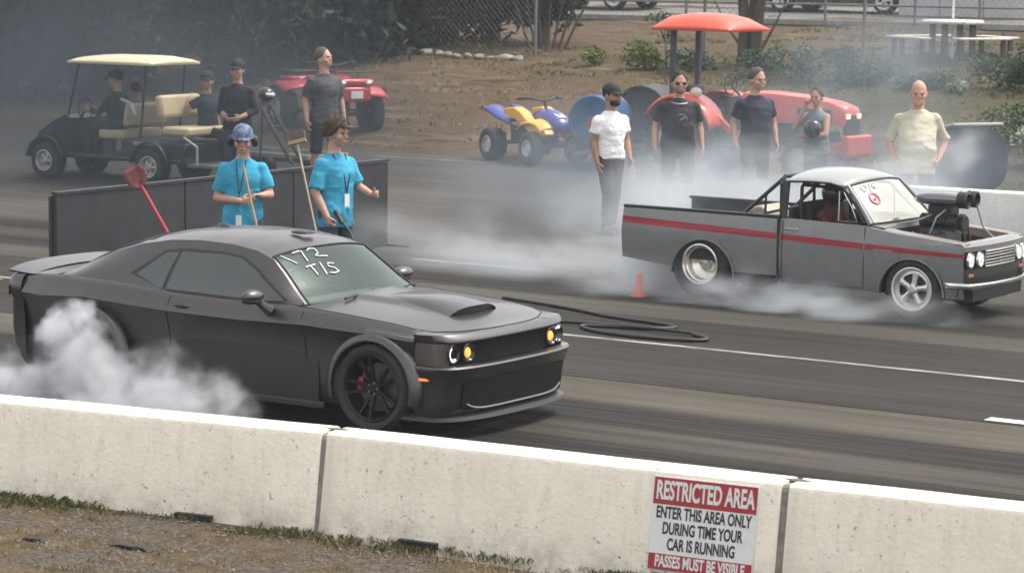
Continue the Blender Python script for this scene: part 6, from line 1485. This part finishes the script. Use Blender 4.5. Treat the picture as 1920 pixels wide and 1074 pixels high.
# stones at the foot of the trees
STN = mat('pale stone', (.26,.25,.22), .9, var=.3, vscale=6, bump=.6, bscale=10)
rk = random.Random(8)
for k in range(13):
    u = k/12; x = lerp(-33.3, -30.2, u)+rk.uniform(-.09,.09); y = lerp(47.6, 46.7, u)+rk.uniform(-.22,.22)
    b = MB(); s = rk.uniform(.06,.13); b.ell((0,0,0), (s*1.35, s, s*.7), 12, 8); b.v = [tuple(Vector(p)*(1+.5*noise.noise(Vector(p)*9+Vector((k,0,0))))) for p in b.v]
    o = b.build('stone', STN, smooth=60); o.location = (x, y, g(y)+s*.3); o.rotation_euler = (0, 0, rk.uniform(0,3))
    tag(o, ('leftmost','second','third','fourth','fifth','sixth','seventh','eighth','ninth','tenth','eleventh','twelfth','rightmost')[k]+(' pale stone from the left' if 0 < k < 12 else ' pale stone')+' in the row of stones below the dark trees', 'stone', 'row of pale stones below the trees')
b = MB()
for k in range(2): pass
# grass: tufts against the near barrier, dry tufts on the bank
def grass(name, spots, m, hmin, hmax, seed, wd=.008, per=7):
    r_ = random.Random(seed); V = []; F = []
    for x, y, z, k in spots:
        for _ in range(per):
            a = r_.uniform(0, 6.28); L_ = r_.uniform(hmin, hmax)*k; dx, dy = math.cos(a), math.sin(a); px, py = x+r_.gauss(0,.03), y+r_.gauss(0,.03); ln = r_.uniform(.2,1.1)
            o = len(V); V += [(px-dy*wd, py+dx*wd, z-.01), (px+dy*wd, py-dx*wd, z-.01), (px+dx*L_*ln*.4+dy*wd*.6, py+dy*L_*ln*.4-dx*wd*.6, z+L_*.6), (px+dx*L_*ln, py+dy*L_*ln, z+L_*(1-.25*ln))]; F.append((o, o+1, o+2)); F.append((o, o+2, o+3))
    b = MB(); b.v, b.f = V, F; o = b.build(name, m, smooth=0, weld=False); o['kind'] = 'stuff'; return o
GRN = leafmat('fresh grass', (.05,.06,.018), (.15,.14,.055)); STR = leafmat('straw', (.12,.09,.045), (.38,.29,.16))
def bary(x):     # near foot of the barrier row
    return itp([(-15.7,11.70),(-12.7,12.12),(-9.63,12.56),(-6.6,12.80),(-3.5,13.08)], x)
rg = random.Random(3); sp = []
for _ in range(1700):
    x = rg.uniform(-14.5,-3.6); y = bary(x)-abs(rg.gauss(0,.10))-.0
    dens = .22+.75*noise.noise((x*1.7, 0, 5)) + (.55 if x < -11.3 else 0)
    if rg.random() < dens: sp.append((x, y, .215, rg.uniform(.5,1.2)*(1.2 if x < -11.0 else .8)))
o = grass('verge_grass', sp, GRN, .015, .055, 1, .0022, 16); tag(o, 'short green grass growing along the foot of the near barriers', 'grass')
sp = []
for _ in range(5200):
    x = rg.uniform(-14.5,-4); y = rg.uniform(9.2, 12.6)
    if y < bary(x)-.05 and noise.noise((x*1.3, y*2.2, 2)) > -.12: sp.append((x, y, .215, rg.uniform(.4,1.0)))
o = grass('verge_straw', sp, STR, .012, .045, 2, .0035, 5); tag(o, 'dry straw and short dead grass on the gravel verge', 'dry grass')
sp = []
for _ in range(9000):
    x = rg.uniform(-42,-13); y = rg.uniform(37.4, 50)
    if noise.noise((x*.8, y*1.2, 8)) > .02: sp.append((x, y, gz(x, y), rg.uniform(.5,1.2)))
o = grass('bank_straw', sp, STR, .03, .10, 4, .008, 5); tag(o, 'dry straw coloured tufts scattered over the dirt bank', 'dry grass')
sp = []
for _ in range(6000):
    x = rg.uniform(-31,-14); y = rg.uniform(44.3, 56)
    if noise.noise((x*.6, y*.9, 18))+(x+24)*.05 > .0: sp.append((x, y, gz(x, y), rg.uniform(.5,1.1)))
o = grass('lawn_grass', sp, leafmat('dull lawn grass', (.05,.06,.022), (.16,.16,.07)), .03, .10, 6, .010, 5); tag(o, 'patchy dull green grass around the picnic table', 'grass')
# gravel chips on the verge
V = []; F = []; rg = random.Random(9)
b = MB()
for _ in range(5200):
    x = rg.uniform(-13.6,-5); y = rg.uniform(9.3, 12.5)
    if y > bary(x)-.04: continue
    s = rg.uniform(.004,.013); b.ell((x, y, .221), (s*1.3, s, s*.7), 5, 2)
o = b.build('gravel', mat('pale gravel chips', (.15,.133,.115), .95, var=.5, vscale=30, spec=.1), smooth=0, weld=False); o['kind'] = 'stuff'; tag(o, 'loose gravel chips on the near verge', 'gravel')
# dark rubber scraps on the verge at the lower left
for k, (x, y, L_) in enumerate([(-10.75,11.42,.17),(-10.15,11.60,.30)]):
    b = MB(); rows = []
    for i in range(9):
        t_ = i/8; rows.append([(x+L_*(t_-.5)+.01*noise.noise((i,k,0)), y+.02*math.sin(i*1.3)+yy, .222+.018*math.sin(math.pi*t_)+.006*noise.noise((i*2,yy*30,k))) for yy in (-.030,-.01,.012,.028)])
    b.grid(rows); tag(b.build('rubber_scrap', RUB, solid=.008), ('smaller' if k == 0 else 'longer')+' dark rubber scrap lying on the gravel verge', 'rubber scrap')
# ================================================================== tyre smoke and thin haze
def smoke(name, label, lo, hi, blobs, color, dens, nscale, contrast=(.35,.65), detail=4, aniso=.2, stretch=(1,1,1), distort=.35):
    """one closed box of air; density = sum of soft ellipsoidal puffs times a billowing noise"""
    b = MB().box(lo[0], hi[0], lo[1], hi[1], lo[2], hi[2])
    m = bpy.data.materials.new(name); m.use_nodes = True; n = m.node_tree; n.nodes.clear(); L = n.links.new
    out = n.nodes.new('ShaderNodeOutputMaterial'); pv = n.nodes.new('ShaderNodeVolumePrincipled'); pv.inputs['Color'].default_value = (*color, 1); pv.inputs['Anisotropy'].default_value = aniso
    ge = n.nodes.new('ShaderNodeNewGeometry')
    def mth(op, a, c=None, cl=False):
        x = n.nodes.new('ShaderNodeMath'); x.operation = op; x.use_clamp = cl
        for i, q in enumerate((a, c)):
            if q is None: continue
            if hasattr(q, 'is_linked'): L(q, x.inputs[i])
            else: x.inputs[i].default_value = q
        return x.outputs[0]
    mp = n.nodes.new('ShaderNodeMapping'); mp.inputs['Scale'].default_value = stretch; L(ge.outputs['Position'], mp.inputs[0])
    nz = n.nodes.new('ShaderNodeTexNoise'); nz.inputs['Scale'].default_value = nscale; nz.inputs['Detail'].default_value = detail; nz.inputs['Roughness'].default_value = .55; nz.inputs['Distortion'].default_value = .6; L(mp.outputs[0], nz.inputs['Vector'])
    # warp the position so the puffs are not clean ellipsoids
    wz = n.nodes.new('ShaderNodeTexNoise'); wz.inputs['Scale'].default_value = nscale*.8; wz.inputs['Detail'].default_value = 2; L(ge.outputs['Position'], wz.inputs['Vector'])
    va = n.nodes.new('ShaderNodeVectorMath'); va.operation = 'SUBTRACT'; L(wz.outputs['Color'], va.inputs[0]); va.inputs[1].default_value = (.5,.5,.5)
    vs = n.nodes.new('ShaderNodeVectorMath'); vs.operation = 'SCALE'; L(va.outputs[0], vs.inputs[0]); vs.inputs['Scale'].default_value = distort*2
    vp = n.nodes.new('ShaderNodeVectorMath'); vp.operation = 'ADD'; L(ge.outputs['Position'], vp.inputs[0]); L(vs.outputs[0], vp.inputs[1])
    tot = None
    for (c, r, k) in blobs:
        s = n.nodes.new('ShaderNodeVectorMath'); s.operation = 'SUBTRACT'; L(vp.outputs[0], s.inputs[0]); s.inputs[1].default_value = c
        d = n.nodes.new('ShaderNodeVectorMath'); d.operation = 'DIVIDE'; L(s.outputs[0], d.inputs[0]); d.inputs[1].default_value = r
        l = n.nodes.new('ShaderNodeVectorMath'); l.operation = 'LENGTH'; L(d.outputs[0], l.inputs[0])
        mr = n.nodes.new('ShaderNodeMapRange'); mr.interpolation_type = 'SMOOTHSTEP'; L(l.outputs['Value'], mr.inputs[0]); mr.inputs[1].default_value = .15; mr.inputs[2].default_value = 1; mr.inputs[3].default_value = k; mr.inputs[4].default_value = 0
        tot = mr.outputs[0] if tot is None else mth('ADD', tot, mr.outputs[0])
    mr = n.nodes.new('ShaderNodeMapRange'); mr.interpolation_type = 'SMOOTHSTEP'; L(nz.outputs['Fac'], mr.inputs[0]); mr.inputs[1].default_value = contrast[0]; mr.inputs[2].default_value = contrast[1]; mr.inputs[3].default_value = 0; mr.inputs[4].default_value = 1
    L(mth('MULTIPLY', mth('MULTIPLY', tot, mr.outputs[0]), dens), pv.inputs['Density'])
    L(pv.outputs[0], out.inputs['Volume'])
    o = b.build(name, m, smooth=0); tag(o, label, 'smoke', kind='stuff'); return o
def vent(x, y): pass
# white smoke boiling out of the coupe's rear wheel arch and along its flank
smoke('tyre_smoke', 'white tyre smoke rising from the dark coupe rear wheel and trailing along its flank', (-17.4, 14.9, .02), (-12.5, 17.0, 1.15),
      [((-14.66,16.1,.20),(.52,.42,.46),1.5), ((-14.68,16.1,.55),(.27,.28,.34),1.7), ((-15.15,16.1,.05),(.70,.45,.30),.8), ((-14.1,15.9,.08),(.65,.45,.28),.42), ((-13.55,15.75,.22),(.60,.4,.44),.30), ((-13.05,15.8,.14),(.45,.4,.40),.30), ((-16.1,16.2,.05),(.9,.6,.26),.30)],
      (.92,.94,.99), 19.0, 4.4, (.32,.62), 6, distort=.30)
# smoke behind and under the pickup
smoke('tyre_smoke', 'wide bank of pale smoke drifting behind and under the grey pickup', (-21.5, 23.6, .02), (-9.6, 31.2, 2.3),
      [((-14.9,27.3,.55),(2.0,1.8,1.3),1.6), ((-17.3,29.4,.2),(1.8,1.5,.8),1.0), ((-16.5,25.9,.15),(2.2,1.1,.42),1.5), ((-14.6,25.2,.20),(1.2,.8,.46),3.4), ((-13.3,24.75,.12),(1.1,.50,.32),8.5), ((-12.0,24.75,.10),(1.1,.42,.28),6.0), ((-11.2,24.85,.06),(.7,.35,.22),3.5), ((-13.8,28.2,.8),(1.5,1.3,.9),1.8), ((-12.9,28.6,1.25),(.9,.9,.55),1.6), ((-18.4,26.4,.2),(2.4,2.0,.5),.35), ((-16.0,29.0,.5),(1.6,1.2,.7),.5), ((-13.3,30.6,1.35),(.45,.5,.30),2.6)],
      (.76,.80,.84), .82, 1.35, (.30,.64), 5, stretch=(.6,1,1.5), distort=.5)
# thinner grey blue smoke over the spectators on the far side
smoke('drifting_smoke', 'dim blue-grey smoke hanging over the golf cart and the dark trees', (-40.0, 27.5, .1), (-21.9, 46.0, 5.0),
      [((-27.6,30.6,1.0),(5.5,3.0,2.6),1.9), ((-33.0,37.5,2.2),(7.0,6.0,3.8),.6), ((-25.0,33.0,.8),(3.5,3.5,2.0),1.2)],
      (.10,.118,.14), .21, .5, (.15,.70), 3, aniso=.0)
smoke('drifting_smoke', 'thin blue-grey smoke drifting over the spectators and the tractor', (-21.8, 28.0, .1), (-11.0, 46.0, 3.6),
      [((-18.6,31.4,.6),(3.2,3.2,1.5),1.3), ((-16.6,34.0,1.2),(3.0,3.2,1.6),.9), ((-14.9,34.3,.7),(2.0,2.2,1.1),.8), ((-20.3,43.3,2.0),(2.6,2.2,.9),1.3)],
      (.40,.46,.53), .26, 1.1, (.25,.66), 5, aniso=.0, distort=.5)
# faint haze over everything
hz = MB().box(-90, 40, -12, 120, -1.6, 14.0); m = bpy.data.materials.new('haze air'); m.use_nodes = True; n = m.node_tree; n.nodes.clear()
out = n.nodes.new('ShaderNodeOutputMaterial'); pv = n.nodes.new('ShaderNodeVolumePrincipled'); pv.inputs['Density'].default_value = .0008; pv.inputs['Color'].default_value = (.70,.76,.84,1); n.links.new(pv.outputs[0], out.inputs['Volume'])
o = hz.build('haze', m, smooth=0); o['kind'] = 'stuff'; o['label'] = 'faint smoky haze hanging over the track'; o['category'] = 'haze'

# ================================================================== parts that come in pairs become one object each
PAIRS = {'door_window','rear_side_window','window_trim','side_stripe','bed_rail','fender_top','brake_caliper','door_handle','wheel_well','windscreen_pillar','arch_lip','door_frame','vent_window_frame','scoop_butterfly','ear_defenders','shoe','side_grille','eye','eyebrow','lanyard','rim_holes','cabin_side','wiper','rear_seat','side_trim','canopy_post','roof_post','grab_rail','edge_board'}
FULL = {'panel_gap','arch_lip','wheel_well','grab_rail','roof_post','wiper','hood_scoop','rail','lug_nuts'}
PAIRS |= FULL
def split_parts(o, cap=8):
    bm = bmesh.new(); bm.from_mesh(o.data); bm.verts.ensure_lookup_table(); seen = set(); comps = []
    for v in bm.verts:
        if v.index in seen: continue
        st = [v]; seen.add(v.index); c = []
        while st:
            q = st.pop(); c.append(q.index)
            for e in q.link_edges:
                u = e.other_vert(q)
                if u.index not in seen: seen.add(u.index); st.append(u)
        comps.append(set(c))
    bm.free()
    if len(comps) < 2: return
    if o.name.split('.')[0] in FULL and len(comps) <= cap:
        for k, c in enumerate(comps):
            ob = o if k == len(comps)-1 else o.copy()
            if ob is not o: ob.data = o.data.copy(); COL.objects.link(ob); ob.parent = o.parent
            b2 = bmesh.new(); b2.from_mesh(ob.data); b2.verts.ensure_lookup_table(); bmesh.ops.delete(b2, geom=[v for v in b2.verts if v.index not in c], context='VERTS'); b2.to_mesh(ob.data); b2.free()
        return
    # group the components by side (sign of their mean y)
    me = o.data; sides = {1: set(), -1: set()}
    for c in comps:
        my = sum(me.vertices[i].co.y for i in c)/len(c); sides[1 if my > 0 else -1] |= c
    if not sides[1] or not sides[-1]: return
    dup_ = o.copy(); dup_.data = me.copy(); COL.objects.link(dup_); dup_.parent = o.parent
    for ob, drop in ((o, sides[1]), (dup_, sides[-1])):
        b2 = bmesh.new(); b2.from_mesh(ob.data); b2.verts.ensure_lookup_table(); bmesh.ops.delete(b2, geom=[v for v in b2.verts if v.index in drop], context='VERTS'); b2.to_mesh(ob.data); b2.free()
for o in [o for o in COL.objects if o.type == 'MESH' and o.parent and o.name.split('.')[0] in PAIRS]: split_parts(o)
